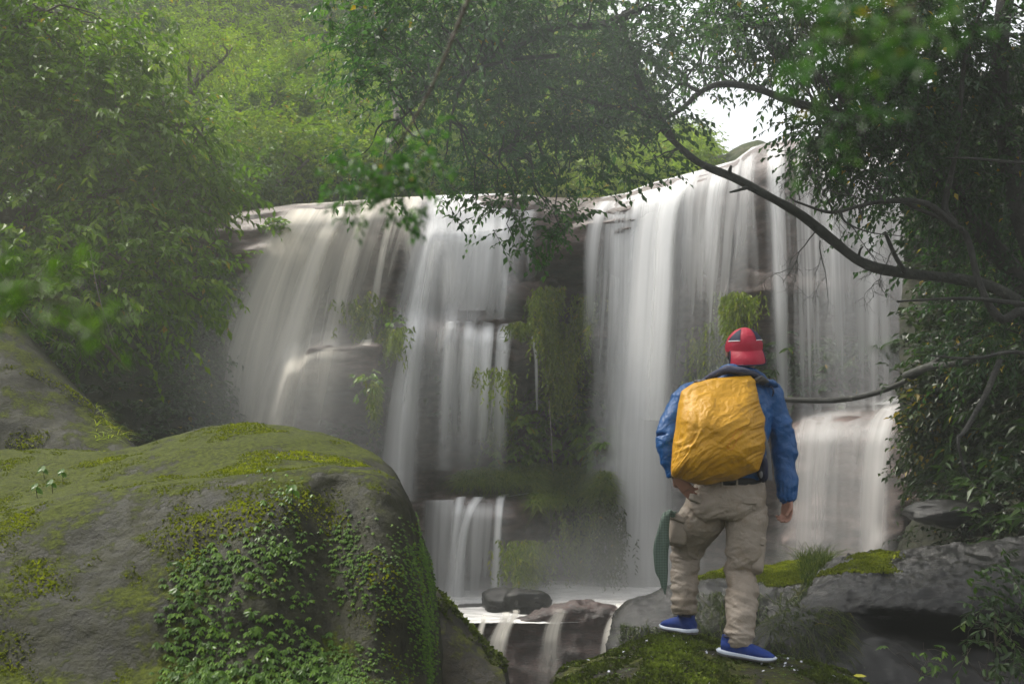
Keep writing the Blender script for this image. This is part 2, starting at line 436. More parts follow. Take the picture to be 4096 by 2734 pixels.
# hillside behind the falls
hp = np.array([-500, -250, -60, 60, 180, 300, 420, 520, 600, 660, 705, 735, 760, 790, 830.])
rows = []
rows.append((hp, np.interp(hp, [-500, 500, 640, 830], [300, 240, 215, 235]), 19.5))
rows.append((hp, np.interp(hp, [-500, 300, 500, 600, 660, 760, 830], [230, 185, 182, 186, 168, 165, 165]), 21.5))
rows.append((hp, np.interp(hp, [-500, 300, 420, 520, 600, 660, 705, 750, 830], [100, 115, 135, 150, 156, 162, 170, 176, 180]), 25))
rows.append((hp, np.interp(hp, [-500, 200, 420, 520, 600, 650, 690, 720, 830], [-20, 30, 60, 80, 100, 142, 166, 174, 178]), 30))
rows.append((hp, np.interp(hp, [-500, 200, 330, 420, 520, 600, 650, 690, 720, 830], [-160, -110, -60, -20, 15, 74, 134, 160, 172, 178]), 36))
rows.append((hp, np.interp(hp, [-500, 200, 420, 520, 600, 650, 690, 720, 830], [-240, -200, -120, -60, 60, 134, 164, 174, 178]), 42))
rows.append((hp, np.interp(hp, [-500, 200, 420, 830], [-100, -80, 120, 260]), 52))
HG, HN, _ = patch('hillside', net(rows), 120, 160, M['hill'], amp=.5, freq=.35, seed=21, fine=.05, kind='structure')

# left bank beside the falls: dark wall of earth running from the cliff toward the camera
rows = [([-330, -200, -60, 60, 150, 215, 240], [700, 700, 690, 660, 640, 615, 610], [6, 8, 10, 12.5, 14.5, 16, 17]),
        ([-330, -200, -60, 60, 150, 215, 245], [560, 540, 520, 500, 480, 470, 470], [6.6, 8.8, 10.8, 13.2, 15, 16.4, 17.3]),
        ([-330, -200, -60, 60, 150, 210, 248], [330, 330, 340, 360, 360, 350, 350], [7.5, 9.6, 12, 14.2, 16, 17, 17.6]),
        ([-330, -200, -60, 60, 150, 205, 232], [150, 180, 215, 240, 250, 240, 245], [8, 10.2, 12.6, 14.8, 16.4, 17.3, 17.8]),
        ([-330, -200, -60, 60, 150, 200, 226], [60, 110, 170, 200, 212, 213, 213], [9.5, 12, 14.5, 16.5, 18, 18.6, 19]),
        ([-330, -200, -60, 60, 150, 200, 226], [0, 60, 120, 160, 190, 200, 205], [13, 16, 19, 20, 21, 21.5, 21.6])]
BG, BN, _ = patch('left_bank', net(rows), 110, 120, M['soil'], amp=.25, freq=.5, seed=31, fine=.04, kind='structure')
_.name = 'bank'
# right bank: dark slope carrying the right-hand trees
rows = [([905, 930, 990, 1080, 1200, 1400], [640, 660, 690, 740, 800, 900], [9.6, 9, 8, 7, 6, 5]),
        ([898, 915, 980, 1070, 1200, 1400], [560, 560, 560, 580, 600, 640], [10.2, 9.8, 9, 8.0, 7, 6]),
        ([925, 945, 990, 1060, 1200, 1400], [478, 474, 470, 465, 460, 450], [10.6, 10.2, 9.6, 8.6, 7.4, 6.4]),
        ([898, 925, 985, 1060, 1200, 1400], [415, 395, 384, 378, 340, 300], [10.3, 10.1, 9.8, 9.0, 8.0, 7]),
        ([905, 935, 985, 1060, 1200, 1400], [300, 300, 300, 300, 250, 200], [12.3, 12, 11.6, 11, 9.6, 8]),
        ([905, 935, 985, 1060, 1200, 1400], [170, 165, 160, 150, 100, 60], [13.6, 13.3, 13, 12.4, 11, 9]),
        ([900, 935, 985, 1060, 1200, 1400], [120, 100, 70, 40, 0, -60], [17, 17, 16.5, 16, 14, 12])]
RG, RN, _ = patch('right_bank', net(rows), 110, 90, M['soil'], amp=.22, freq=.7, seed=41, fine=.04, kind='structure')
_.name = 'bank'

# pool water at the foot of the falls
def streakgrid(name, G, dens, mat, **kw):
    me = mesh_data(name, G.reshape(-1, 3), grid_faces(*G.shape[:2])[:, ::-1], mat, {'rnd': dens})
    return link(name, me, **kw)
px = np.linspace(380, 700, 160)[None]; Yp = np.linspace(12.9, 19.0, 80)[:, None]
PG = np.stack([(px - 512) / F * Yp * np.ones_like(Yp), Yp * np.ones_like(px), 0 * px * Yp], -1)
PG[..., 2] = .11 + .04 * fbm(PG * np.array([1.1, 3, 1]), 4, 61) + .05 * ss(px, 560, 700) * np.ones_like(Yp) - .05 * ss(13.4 - Yp, 0, .5) * np.ones_like(px)
t = NT('white_pool_water'); n = t.noise(3, 5, .6, (1, 3, 1)); c = t.ramp(n, [(.35, (.36, .35, .34)), (.62, (.74, .73, .72))])
M['pool'] = t.done(t.bsdf(c, .45, t.bump(n, .3, .05)))
link('water', mesh_data('water', PG.reshape(-1, 3), grid_faces(80, 160), M['pool']), kind='structure')
# stream running away below the pool step
px = np.linspace(-400, 1500, 60)[None]; Yp = np.linspace(3.0, 15.5, 80)[:, None]
SG = np.stack([(px - 512) / F * Yp * np.ones_like(Yp), Yp * np.ones_like(px), 0 * px * Yp], -1)
SG[..., 2] = -1.25 + .04 * fbm(SG * 1.5, 4, 66)
t = NT('dark_stream_water'); n = t.noise(2.5, 6, .65, (2, .6, 1), dist=.6); c = t.ramp(n, [(.42, (.03, .028, .025)), (.62, (.35, .34, .33))])
M['stream'] = t.done(t.bsdf(c, .25, t.bump(n, .25, .05)))
link('stream_water', mesh_data('stream_water', SG.reshape(-1, 3), grid_faces(80, 60), M['stream']), kind='structure')

# ------------------------------------------------------------------ boulders
C12 = [-190, -50, 50, 130, 200, 270, 330, 375, 405, 425, 436, 443]
rows = [([-220, -80, 30, 110, 185, 255, 318, 368, 398, 420, 432, 440], [800] * 12, 2.5),
        (C12, [690] * 9 + [700, 720, 790], [3.3] * 6 + [3.4, 3.45, 3.6, 3.8, 4.0, 4.1]),
        (C12, [600, 600, 600, 597, 590, 583, 578, 577, 585, 612, 660, 770], [3.6] * 6 + [3.85, 3.75, 3.8, 4.0, 4.3, 4.4]),
        (C12, [556, 554, 544, 530, 515, 505, 497, 500, 522, 570, 640, 770], [3.9] * 6 + [4.15, 4.05, 4.15, 4.35, 4.6, 4.7]),
        (C12, [531, 527, 503, 488, 479, 471, 466, 470, 494, 548, 625, 770], [4.3] * 7 + [4.35, 4.4, 4.7, 4.9, 5]),
        ([-190, -50, 50, 130, 195, 262, 325, 368, 399, 420, 433, 443], [514, 509, 493, 479, 469, 460, 461, 470, 492, 545, 620, 770], [5.0] * 9 + [5.1, 5.2, 5.3]),
        ([-190, -50, 40, 110, 165, 230, 300, 358, 392, 417, 431, 442], [458, 455, 452, 452, 441, 428, 431, 447, 473, 537, 617, 770], [5.9] * 8 + [5.7, 5.6, 5.5, 5.5]),
        ([-190, -50, 40, 110, 165, 230, 300, 350, 385, 412, 428, 440], [490, 488, 484, 484, 474, 462, 465, 482, 510, 560, 640, 770], [6.6] * 8 + [6.2, 6, 5.8, 5.8]),
        ([-190, -50, 40, 110, 165, 230, 300, 345, 380, 408, 425, 438], [660] * 12, [7.0] * 8 + [6.6, 6.4, 6.2, 6.2])]
G1, N1, b1 = patch('boulder', net(rows), 300, 380, M['rock_moss'], amp=.035, freq=1.3, seed=51, fine=.006, crack=.006,
                   label='huge moss covered grey boulder with a creeper on its face, filling the lower left', cat='boulder')
rows = [([-260, -120, -40, 20, 70, 110, 140, 160], [560, 560, 550, 540, 530, 520, 510, 505], 7.2),
        ([-260, -120, -40, 15, 65, 105, 135, 155], [470, 462, 460, 458, 458, 458, 458, 470], 7.6),
        ([-260, -120, -40, 10, 55, 98, 128, 150], [380, 385, 390, 395, 412, 432, 447, 465], 8.0),
        ([-260, -120, -30, 12, 50, 93, 124, 148], [290, 300, 314, 330, 362, 404, 434, 464], [8.8, 8.8, 8.8, 8.8, 8.7, 8.6, 8.5, 8.5]),
        ([-260, -120, -35, 5, 42, 85, 118, 145], [300, 310, 320, 340, 375, 415, 445, 470], [9.8] * 6 + [9.4, 9.2]),
        ([-260, -120, -40, 0, 35, 75, 110, 140], [520] * 8, 10.6)]
G2, N2, b2 = patch('boulder', net(rows), 120, 150, M['rock_moss'], amp=.05, freq=1.1, seed=52, fine=.010, crack=.01,
                   label='tall sloping boulder with yellow moss on its edge at the far left', cat='boulder')
rows = [([395, 415, 440, 470, 495, 507, 512], [800, 800, 800, 800, 790, 780, 760], 5.4),
        ([400, 420, 440, 470, 497, 508, 512], [690, 690, 688, 686, 684, 684, 740], 5.9),
        ([400, 420, 442, 468, 490, 504, 510], [600, 600, 612, 634, 655, 672, 740], [6.3] * 7),
        ([400, 420, 440, 466, 488, 502, 509], [578, 583, 600, 626, 650, 670, 740], [6.9] * 7),
        ([395, 415, 436, 460, 484, 498, 507], [600, 605, 620, 645, 668, 690, 740], [7.5] * 7),
        ([395, 415, 436, 460, 484, 498, 507], [760] * 7, 7.8)]
G3, N3, b3 = patch('boulder', net(rows), 80, 90, M['rock_stand'], amp=.035, freq=1.6, seed=53, fine=.006,
                   label='dark wet boulder below the big mossy one, at the edge of the stream', cat='boulder')
# the rock the walker stands on
rows = [([520, 550, 600, 660, 720, 780, 840, 890, 930], [900] * 9, 3.9),
        ([525, 552, 600, 660, 720, 780, 840, 890, 920], [780, 770, 760, 755, 755, 758, 764, 772, 790], 4.3),
        ([535, 552, 600, 660, 720, 780, 840, 880, 912], [730, 708, 690, 680, 682, 688, 696, 712, 735], 4.75),
        ([542, 556, 600, 655, 715, 770, 835, 870, 900], [700, 674, 661, 648, 655, 664, 675, 688, 712], 5.15),
        ([546, 562, 600, 640, 678, 722, 780, 845, 890], [692, 666, 655, 641, 634, 642, 655, 670, 696], 5.45),
        ([550, 566, 600, 640, 680, 722, 780, 840, 880], [716, 688, 672, 658, 650, 658, 672, 688, 716], 5.9),
        ([556, 570, 600, 640, 680, 722, 780, 830, 870], [800] * 9, 6.2)]
G4, N4, b4 = patch('boulder', net(rows), 130, 240, M['rock_stand'], amp=.02, freq=2.2, seed=54, fine=.008, crack=.012,
                   label='low mossy boulder sprinkled with petals under the walker\'s shoes', cat='boulder')
# rock behind the walker's legs, ridge between pool and slab
rows = [([600, 620, 650, 690, 730, 780, 830, 860], [790] * 8, 6.8),
        ([608, 622, 650, 690, 730, 780, 830, 860], [690, 680, 672, 668, 668, 668, 670, 690], 7.2),
        ([612, 624, 650, 690, 730, 780, 830, 860], [650, 632, 622, 612, 606, 600, 598, 610], 7.6),
        ([616, 628, 652, 690, 730, 780, 828, 860], [628, 610, 598, 585, 577, 575, 572, 590], 8.0),
        ([618, 630, 655, 692, 732, 780, 824, 855], [622, 604, 592, 578, 570, 566, 562, 574], 8.6),
        ([620, 634, 660, 695, 735, 780, 820, 850], [650, 625, 612, 600, 592, 588, 584, 600], 9.2),
        ([624, 638, 664, 698, 735, 780, 820, 850], [760] * 8, 9.6)]
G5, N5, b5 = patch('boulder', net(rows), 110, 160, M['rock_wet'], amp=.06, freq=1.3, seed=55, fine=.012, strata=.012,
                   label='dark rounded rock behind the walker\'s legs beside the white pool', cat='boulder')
# big wet slab on the right
rows = [([770, 800, 850, 910, 970, 1040, 1120, 1200], [640, 660, 690, 700, 710, 720, 740, 760], 5.9),
        ([775, 805, 850, 910, 970, 1040, 1120, 1200], [618, 622, 634, 640, 645, 650, 660, 670], [6.3] * 8),
        ([795, 815, 850, 910, 970, 1040, 1120, 1200], [606, 604, 600, 606, 612, 612, 610, 610], [6.5, 6.5, 6.4, 6.1, 6, 6, 5.9, 5.9]),
        ([806, 822, 855, 910, 970, 1040, 1120, 1200], [596, 590, 584, 584, 580, 572, 565, 560], [6.9, 6.8, 6.6, 6.4, 6.3, 6.2, 6.1, 6.0]),
        ([818, 835, 865, 915, 970, 1040, 1120, 1200], [580, 572, 566, 562, 556, 548, 540, 530], [7.5, 7.4, 7.3, 7.2, 7.0, 6.9, 6.8, 6.7]),
        ([828, 845, 875, 920, 970, 1035, 1110, 1200], [570, 561, 554, 548, 541, 531, 520, 508], [8.3, 8.3, 8.2, 8.1, 8.0, 7.8, 7.6, 7.4]),
        ([835, 850, 880, 920, 970, 1030, 1100, 1190], [600, 590, 580, 574, 568, 560, 550, 540], 9.0),
        ([835, 850, 880, 920, 970, 1030, 1100, 1190], [760] * 8, 9.4)]
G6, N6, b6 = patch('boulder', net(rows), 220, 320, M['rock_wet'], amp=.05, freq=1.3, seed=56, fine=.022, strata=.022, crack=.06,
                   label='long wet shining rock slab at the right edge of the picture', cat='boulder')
rows = [([750, 765, 800, 850, 920, 1000, 1080, 1160], [820] * 8, 5.0),
        ([750, 765, 800, 850, 920, 1000, 1080, 1160], [720, 715, 712, 712, 715, 720, 730, 740], 5.4),
        ([748, 762, 800, 850, 920, 1000, 1080, 1160], [655, 645, 645, 655, 662, 665, 665, 670], 5.8),
        ([752, 768, 805, 850, 910, 1000, 1080, 1160], [640, 627, 616, 622, 634, 640, 640, 645], 6.2),
        ([758, 772, 808, 850, 905, 1000, 1080, 1160], [634, 622, 608, 610, 622, 630, 630, 635], 6.7),
        ([758, 772, 808, 850, 905, 1000, 1080, 1160], [700, 690, 680, 680, 690, 700, 700, 705], 7.2)]
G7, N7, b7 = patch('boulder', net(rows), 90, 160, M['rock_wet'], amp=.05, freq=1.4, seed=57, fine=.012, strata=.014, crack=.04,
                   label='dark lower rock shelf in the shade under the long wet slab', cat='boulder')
# red-brown step below the pool
rows = [([430, 460, 500, 540, 580, 615, 640, 660], [800] * 8, 12.4),
        ([432, 460, 500, 540, 580, 615, 640, 660], [690, 690, 690, 690, 690, 690, 690, 700], 12.62),
        ([436, 462, 500, 540, 580, 612, 640, 660], [640, 636, 640, 636, 634, 636, 640, 650], 12.85),
        ([440, 462, 500, 540, 580, 612, 640, 660], [624, 622, 622, 612, 606, 612, 621, 627], 13.0),
        ([444, 465, 500, 540, 580, 610, 640, 660], [622, 621, 621, 611, 605, 611, 620, 624], 13.4),
        ([444, 465, 500, 540, 580, 610, 640, 660], [640, 640, 640, 636, 634, 636, 640, 640], 14.2),
        ([444, 465, 500, 540, 580, 610, 640, 660], [700] * 8, 15.2)]
G8, N8, b8 = patch('rock_step', net(rows), 100, 170, M['rock_red2'], amp=.07, freq=1.1, seed=58, fine=.02, strata=.03,
                   label='red-brown wet rock step below the white pool with small streams over it', cat='rock')
def cobble(px, py, Y, w, h, d, seed, mat, label, group=None, name='rock'):
    th = np.linspace(0, 2 * np.pi, 40, endpoint=False); ph = np.linspace(.03, np.pi - .03, 24)
    D = np.stack([np.sin(ph)[:, None] * np.cos(th), np.sin(ph)[:, None] * np.sin(th), np.cos(ph)[:, None] * np.ones(40)], -1)
    D = np.sign(D) * np.abs(D) ** .85
    V = D * np.array([w / 2, d / 2, h / 2]); c = at(px, py, Y)
    V = V * (1 + .16 * fbm(D * 1.3 + seed, 4, seed)[..., None] + .04 * fbm(D * 7, 3, seed)[..., None])
    link(name, mesh_data(name, V.reshape(-1, 3), grid_faces(24, 40, True)[:, ::-1], mat), label=label, cat='rock', group=group, loc=c)
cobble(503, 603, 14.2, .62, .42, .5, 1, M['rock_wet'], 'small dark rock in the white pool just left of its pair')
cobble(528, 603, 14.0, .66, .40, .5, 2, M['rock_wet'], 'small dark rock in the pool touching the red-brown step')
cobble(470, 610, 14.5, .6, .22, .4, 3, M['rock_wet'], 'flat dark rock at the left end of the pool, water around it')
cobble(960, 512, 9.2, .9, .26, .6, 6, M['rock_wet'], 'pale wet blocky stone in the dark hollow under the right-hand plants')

# ================================================================== waterfalls
def strips(name, streams, label, seed, mat, base_off=.12, cat='waterfall', Yf=None, kick=.05, topf=None):
    """streams: (path [(px,py)..], half widths px, strength, streakiness)"""
    mb = MB(); rr = np.random.default_rng(seed)
    for si, (path, hw, stg, stk, fade) in enumerate(streams):
        P = np.array(path, float); s = np.concatenate([[0], np.cumsum(np.hypot(*np.diff(P, axis=0).T))])
        n = max(24, int(s[-1] / 3)); tt = np.linspace(0, 1, n)
        k = np.linspace(0, len(P) - 1, len(P)); q = cr(P, n * 3); l = np.concatenate([[0], np.cumsum(np.hypot(*np.diff(q, axis=0).T))]); l /= l[-1]
        C = np.stack([np.interp(tt, l, q[:, 0]), np.interp(tt, l, q[:, 1])], -1)
        H = np.interp(tt, np.linspace(0, 1, len(hw)), hw) * 1.18
        m = int(np.clip(H.max() * 2 / 1.1, 14, 140)); u = np.linspace(-1, 1, m)
        px = C[:, :1] + H[:, None] * u; dy = C[:, 1:2] - C[0, 1]
        top = lip(px[:1]) if Yf is None and P[0][1] < 230 else (np.full((1, m), P[0][1]) if topf is None else topf(px[:1]))
        # follow the lip, then flatten out
        shift = (top - C[0, 1]) * np.exp(-dy / 60.)
        py = C[:, 1:2] + shift
        if Yf is None:
            Y = cliffY(px, py) - base_off - .03 * (si % 4); Y = np.minimum.accumulate(Y, 0)
            for _ in range(10): Y[1:-1] = (Y[:-2] + Y[1:-1] * 2 + Y[2:]) / 4
            Y = Y - kick * np.sqrt(np.clip(dy / 60, 0, 4))
        else:
            Y = Yf(px, py) - .02 * (si % 4) - base_off
        G = at(px, py, Y)
        # lead the sheet back over the edge so that it starts on top of the rock
        lead = [G[0] + V3(0, .35, .012) * (j / 3) for j in (3, 2, 1)]
        G = np.concatenate([np.array(lead), G])
        so = rr.uniform(0, 100)
        uu = np.concatenate([np.repeat(px[:1] * 0 + u * H.mean(), 3, 0), np.repeat((u * H.mean())[None], n, 0)])
        vv = np.concatenate([np.zeros((3, m)), dy + np.zeros((n, m))])
        k1 = fbm(np.stack([uu / 7 + so, vv / 260, uu * 0], -1), 4, seed + si, .6)
        k2 = vn(np.stack([uu / 1.7 + so, vv / 140, uu * 0 + 5], -1), seed + si + 50)
        edge = (1 - np.abs(u) ** 2) ** 1.6
        ftop, fbot = fade
        tv = np.concatenate([np.zeros(3), tt])
        vert = np.interp(tv, [0, .02 if ftop > .2 else .12, .3, 1], [ftop, 1, .9, fbot])
        dns = 1.4 * stg * edge[None] * vert[:, None] * np.clip(1 - stk + stk * (.95 * k1 + .18 * k2 + .62), 0, 1.25)
        dns[0] = 0
        mb.add(G.reshape(-1, 3), grid_faces(*G.shape[:2])[:, ::-1], np.clip(dns, 0, .97).ravel())
    me = mb.data(name, mat)
    o = link(name, me, label=label, cat=cat); return o

A = strips('waterfall', [
    ([(322, 203), (296, 250), (272, 330), (254, 440)], [34, 46, 58, 62], .55, .15, (.7, .5)),
    ([(318, 203), (292, 250), (266, 330), (246, 440)], [26, 36, 46, 52], .55, .35, (.6, .45)),
    ([(372, 199), (352, 250), (330, 330), (312, 430)], [34, 36, 38, 36], .38, .3, (.8, .15)),
    ([(345, 201), (318, 250), (293, 330), (272, 400), (262, 445)], [9, 10, 13, 17, 19], .95, .15, (.8, .8)),
    ([(305, 204), (285, 250), (266, 330), (252, 440)], [14, 18, 22, 25], .6, .4, (.7, .35)),
    ([(360, 200), (338, 250), (318, 330), (300, 440)], [26, 26, 30, 34], .70, .55, (.8, .25)),
    ([(372, 199), (356, 240), (340, 300), (330, 350)], [8, 7, 8, 9], .8, .3, (.9, .25)),
    ([(400, 198), (385, 250), (372, 310), (362, 345)], [20, 16, 12, 8], .55, .9, (1, .2)),
    ([(396, 198), (382, 255), (370, 330), (366, 345)], [5, 4, 5, 6], .8, .2, (.9, .5)),
    ([(415, 197), (408, 230), (412, 270)], [11, 9, 8], .6, .8, (1, .1)),
    ([(350, 346), (322, 352), (300, 368), (290, 400)], [28, 26, 20, 12], .14, .7, (.3, .05)),
], 'broad left waterfall leaning left in a cream white stream from the lip', 101, M['water_warm'])
B = strips('waterfall', [
    ([(445, 195), (430, 250), (416, 320), (402, 420), (396, 500)], [11, 11, 13, 17, 20], .95, .15, (.9, .55)),
    ([(440, 195), (424, 250), (408, 330), (392, 430), (385, 500)], [18, 18, 22, 28, 32], .4, .4, (.9, .3)),
    ([(480, 193), (478, 230), (476, 262), (474, 310)], [50, 48, 44, 36], .95, .35, (.9, .25)),
    ([(455, 193), (445, 250), (436, 330), (425, 470)], [44, 44, 42, 44], .35, .3, (.9, .15)),
    ([(480, 230), (478, 262), (476, 322)], [46, 44, 42], .55, .95, (.9, .3)),
    ([(500, 200), (500, 260), (498, 320)], [30, 28, 26], .5, 1.0, (.9, .3)),
    ([(515, 195), (517, 235), (520, 285)], [22, 18, 14], .7, .95, (1, .1)),
    ([(440, 210), (446, 250), (450, 330)], [10, 9, 8], .45, .7, (1, .4)),
], 'middle waterfall, a veil of fine threads with one thick bright stream on its left', 102, M['water'])
B2 = strips('waterfall', [
    ([(484, 321), (482, 345), (478, 400), (474, 480)], [48, 46, 42, 38], .55, .75, (.15, .12)),
    ([(452, 321), (448, 360), (444, 470)], [7, 7, 9], .5, .3, (1, .2)),
    ([(470, 321), (467, 360), (464, 470)], [7, 7, 9], .55, .3, (1, .1)),
    ([(488, 321), (485, 360), (483, 470)], [7, 7, 9], .6, .3, (1, .1)),
    ([(508, 321), (503, 340), (500, 400), (499, 470)], [8, 7, 8, 9], .8, .3, (1, .1)),
    ([(530, 323), (534, 345), (536, 360), (537, 410)], [2, 2, 2, 1.5], .7, .2, (1, .3)),
], 'thin lower veil spilling over the ledge halfway down the middle of the cliff', 103, M['water'])
C = strips('waterfall', [
    ([(660, 180), (648, 220), (644, 300), (640, 420), (638, 590)], [46, 44, 44, 50, 62], .60, .15, (.9, .5)),
    ([(668, 178), (655, 220), (648, 300), (642, 420), (640, 590)], [26, 24, 26, 32, 40], .85, .25, (.9, .45)),
    ([(720, 165), (712, 210), (706, 300), (704, 420)], [44, 42, 36, 34], .42, .5, (1, .05)),
    ([(690, 172), (668, 210), (662, 300), (655, 420)], [12, 10, 11, 14], .85, .2, (.9, .3)),
    ([(628, 190), (618, 215), (612, 300), (606, 420)], [24, 24, 24, 26], .7, .65, (.9, .12)),
    ([(610, 194), (597, 215), (591, 260), (590, 360)], [9, 8, 7, 8], .7, .3, (.9, .1)),
    ([(640, 186), (632, 215), (630, 300), (628, 500)], [22, 22, 22, 30], .55, .6, (.9, .35)),
    ([(715, 166), (705, 200), (700, 300)], [26, 24, 18], .6, .85, (1, .05)),
    ([(738, 158), (735, 210), (738, 300)], [26, 24, 20], .32, 1.0, (1, .1)),
    ([(648, 330), (640, 450), (636, 590)], [40, 55, 70], .28, .3, (0, .8)),
], 'wide central-right waterfall, a dense white curtain falling left of the red cap', 104, M['water'])
Dw = strips('waterfall', [
    ([(775, 150), (776, 200), (780, 300), (783, 420)], [9, 7, 8, 10], .85, .35, (.3, .25)),
    ([(800, 139), (800, 200), (803, 300), (806, 420)], [36, 34, 34, 34], .6, .6, (.5, .25)),
    ([(855, 139), (857, 200), (860, 300), (862, 405)], [56, 54, 54, 54], .42, .25, (.7, .3)),
    ([(830, 138), (834, 200), (838, 300), (842, 415)], [16, 15, 16, 18], .6, .5, (.9, .35)),
    ([(868, 140), (868, 200), (870, 300), (872, 410)], [30, 28, 28, 28], .62, .5, (.9, .3)),
    ([(898, 142), (899, 200), (901, 300), (904, 400)], [12, 12, 12, 12], .5, .5, (.9, .25)),
    ([(760, 150), (757, 200), (760, 290)], [14, 12, 10], .3, .9, (1, .1)),
], 'tall thin waterfall at the right, streaks over the high rock dome above the cap', 105, M['water'])
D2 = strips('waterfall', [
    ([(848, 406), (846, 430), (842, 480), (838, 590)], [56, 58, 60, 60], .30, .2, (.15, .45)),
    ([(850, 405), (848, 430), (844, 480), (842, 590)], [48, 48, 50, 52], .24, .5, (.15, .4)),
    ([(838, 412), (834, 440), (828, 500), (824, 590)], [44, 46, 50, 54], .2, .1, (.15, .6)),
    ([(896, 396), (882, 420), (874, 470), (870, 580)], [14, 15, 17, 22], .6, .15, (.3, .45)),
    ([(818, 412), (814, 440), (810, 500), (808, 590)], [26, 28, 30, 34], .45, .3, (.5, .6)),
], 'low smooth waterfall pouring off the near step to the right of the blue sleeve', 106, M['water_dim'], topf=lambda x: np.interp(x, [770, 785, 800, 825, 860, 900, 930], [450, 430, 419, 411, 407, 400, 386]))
D3 = strips('waterfall', [
    ([(962, 372), (930, 386), (902, 397), (880, 404)], [3, 6, 9, 11], .7, .2, (.1, .6)),
    ([(940, 366), (900, 384), (860, 395), (830, 402)], [2, 5, 8, 8], .35, .3, (.1, .5)),
], 'thin run of white water sliding down the rock into the low waterfall', 109, M['water'], cat='water stream', kick=0)
E = strips('waterfall', [
    ([(440, 500), (438, 530), (437, 600)], [16, 15, 16], .6, .3, (1, .5)),
    ([(461, 497), (459, 505), (455, 540), (452, 600)], [5, 5, 6, 8], .85, .2, (1, .6)),
    ([(478, 497), (470, 510), (462, 540), (458, 600)], [6, 5, 6, 9], .7, .3, (1, .5)),
    ([(505, 494), (500, 500), (497, 540), (495, 600)], [5, 4, 5, 7], .9, .2, (1, .6)),
    ([(470, 497), (468, 540), (466, 600)], [42, 38, 36], .42, .5, (.1, .3)),
    ([(545, 489), (525, 493), (505, 496)], [3, 3, 4], .5, .3, (.5, .8)),
], 'low cascade in three threads falling from the bottom ledge into the pool', 107, M['water'])
def stepY(px, py): return np.interp(py, [600, 612, 640, 700], [13.6, 12.9, 12.65, 12.3]) - .16
E2 = strips('waterfall', [
    ([(484, 618), (478, 640), (465, 690)], [3, 5, 9], .8, .2, (.6, .3)),
    ([(506, 615), (496, 640), (482, 690)], [5, 9, 14], .8, .25, (.6, .3)),
    ([(516, 613), (505, 635), (495, 690)], [4, 5, 8], .6, .3, (.6, .3)),
], 'two little white runs of water over the left half of the red-brown step', 108, M['water_warm'], Yf=stepY, base_off=.05, cat='water stream')
E3 = strips('waterfall', [
    ([(622, 607), (610, 630), (603, 690)], [5, 7, 10], .9, .2, (.6, .4)),
    ([(560, 612), (552, 635), (548, 690)], [8, 11, 15], .35, .5, (.4, .2)),
    ([(628, 606), (617, 640), (612, 690)], [9, 12, 16], .4, .3, (.6, .4)),
], 'single small run of water at the right end of the red-brown step', 110, M['water_warm'], Yf=stepY, base_off=.05, cat='water stream')
# ================================================================== VEGETATION
def leaf_verts(B, A_, N_, L, Wd, fold=.25, curl=.15, hi=False):
    """B base, A_ axis, N_ up normal, L lengths, Wd widths -> V (n,k,3)"""
    A_ = nrm(A_); Sd = nrm(np.cross(A_, N_)); Nn = np.cross(Sd, A_)
    L = L[:, None]; Wd = Wd[:, None]
    tip = B + A_ * L - Nn * curl * L
    if not hi:
        m = B + A_ * .42 * L
        V = np.stack([B, m + Sd * Wd - Nn * -fold * Wd, tip, m - Sd * Wd + Nn * fold * Wd], 1)
        Fc = np.array([[0, 1, 2], [0, 2, 3]])
    else:
        m1 = B + A_ * .3 * L; m2 = B + A_ * .68 * L - Nn * curl * .4 * L; mm = B + A_ * .5 * L - Nn * (.25 * Wd + curl * .15 * L)
        V = np.stack([B, m1 + Sd * Wd * .85, m2 + Sd * Wd * .8, tip, m2 - Sd * Wd * .8, m1 - Sd * Wd * .85, mm], 1)
        Fc = np.array([[0, 1, 6], [1, 2, 6], [2, 3, 6], [3, 4, 6], [4, 5, 6], [5, 0, 6]])
    return V, Fc

def add_leaves(mb, B, A_, N_, L, Wd, rnd, **kw):
    V, Fc = leaf_verts(B, A_, N_, L, Wd, **kw); n, k = V.shape[:2]
    F_ = (Fc[None] + (np.arange(n) * k)[:, None, None]).reshape(-1, 3)
    mb.add(V.reshape(-1, 3), F_, np.repeat(rnd, k))

def rdir(n, g, up=0.0):
    v = g.normal(size=(n, 3)); v[:, 2] += up; return nrm(v)

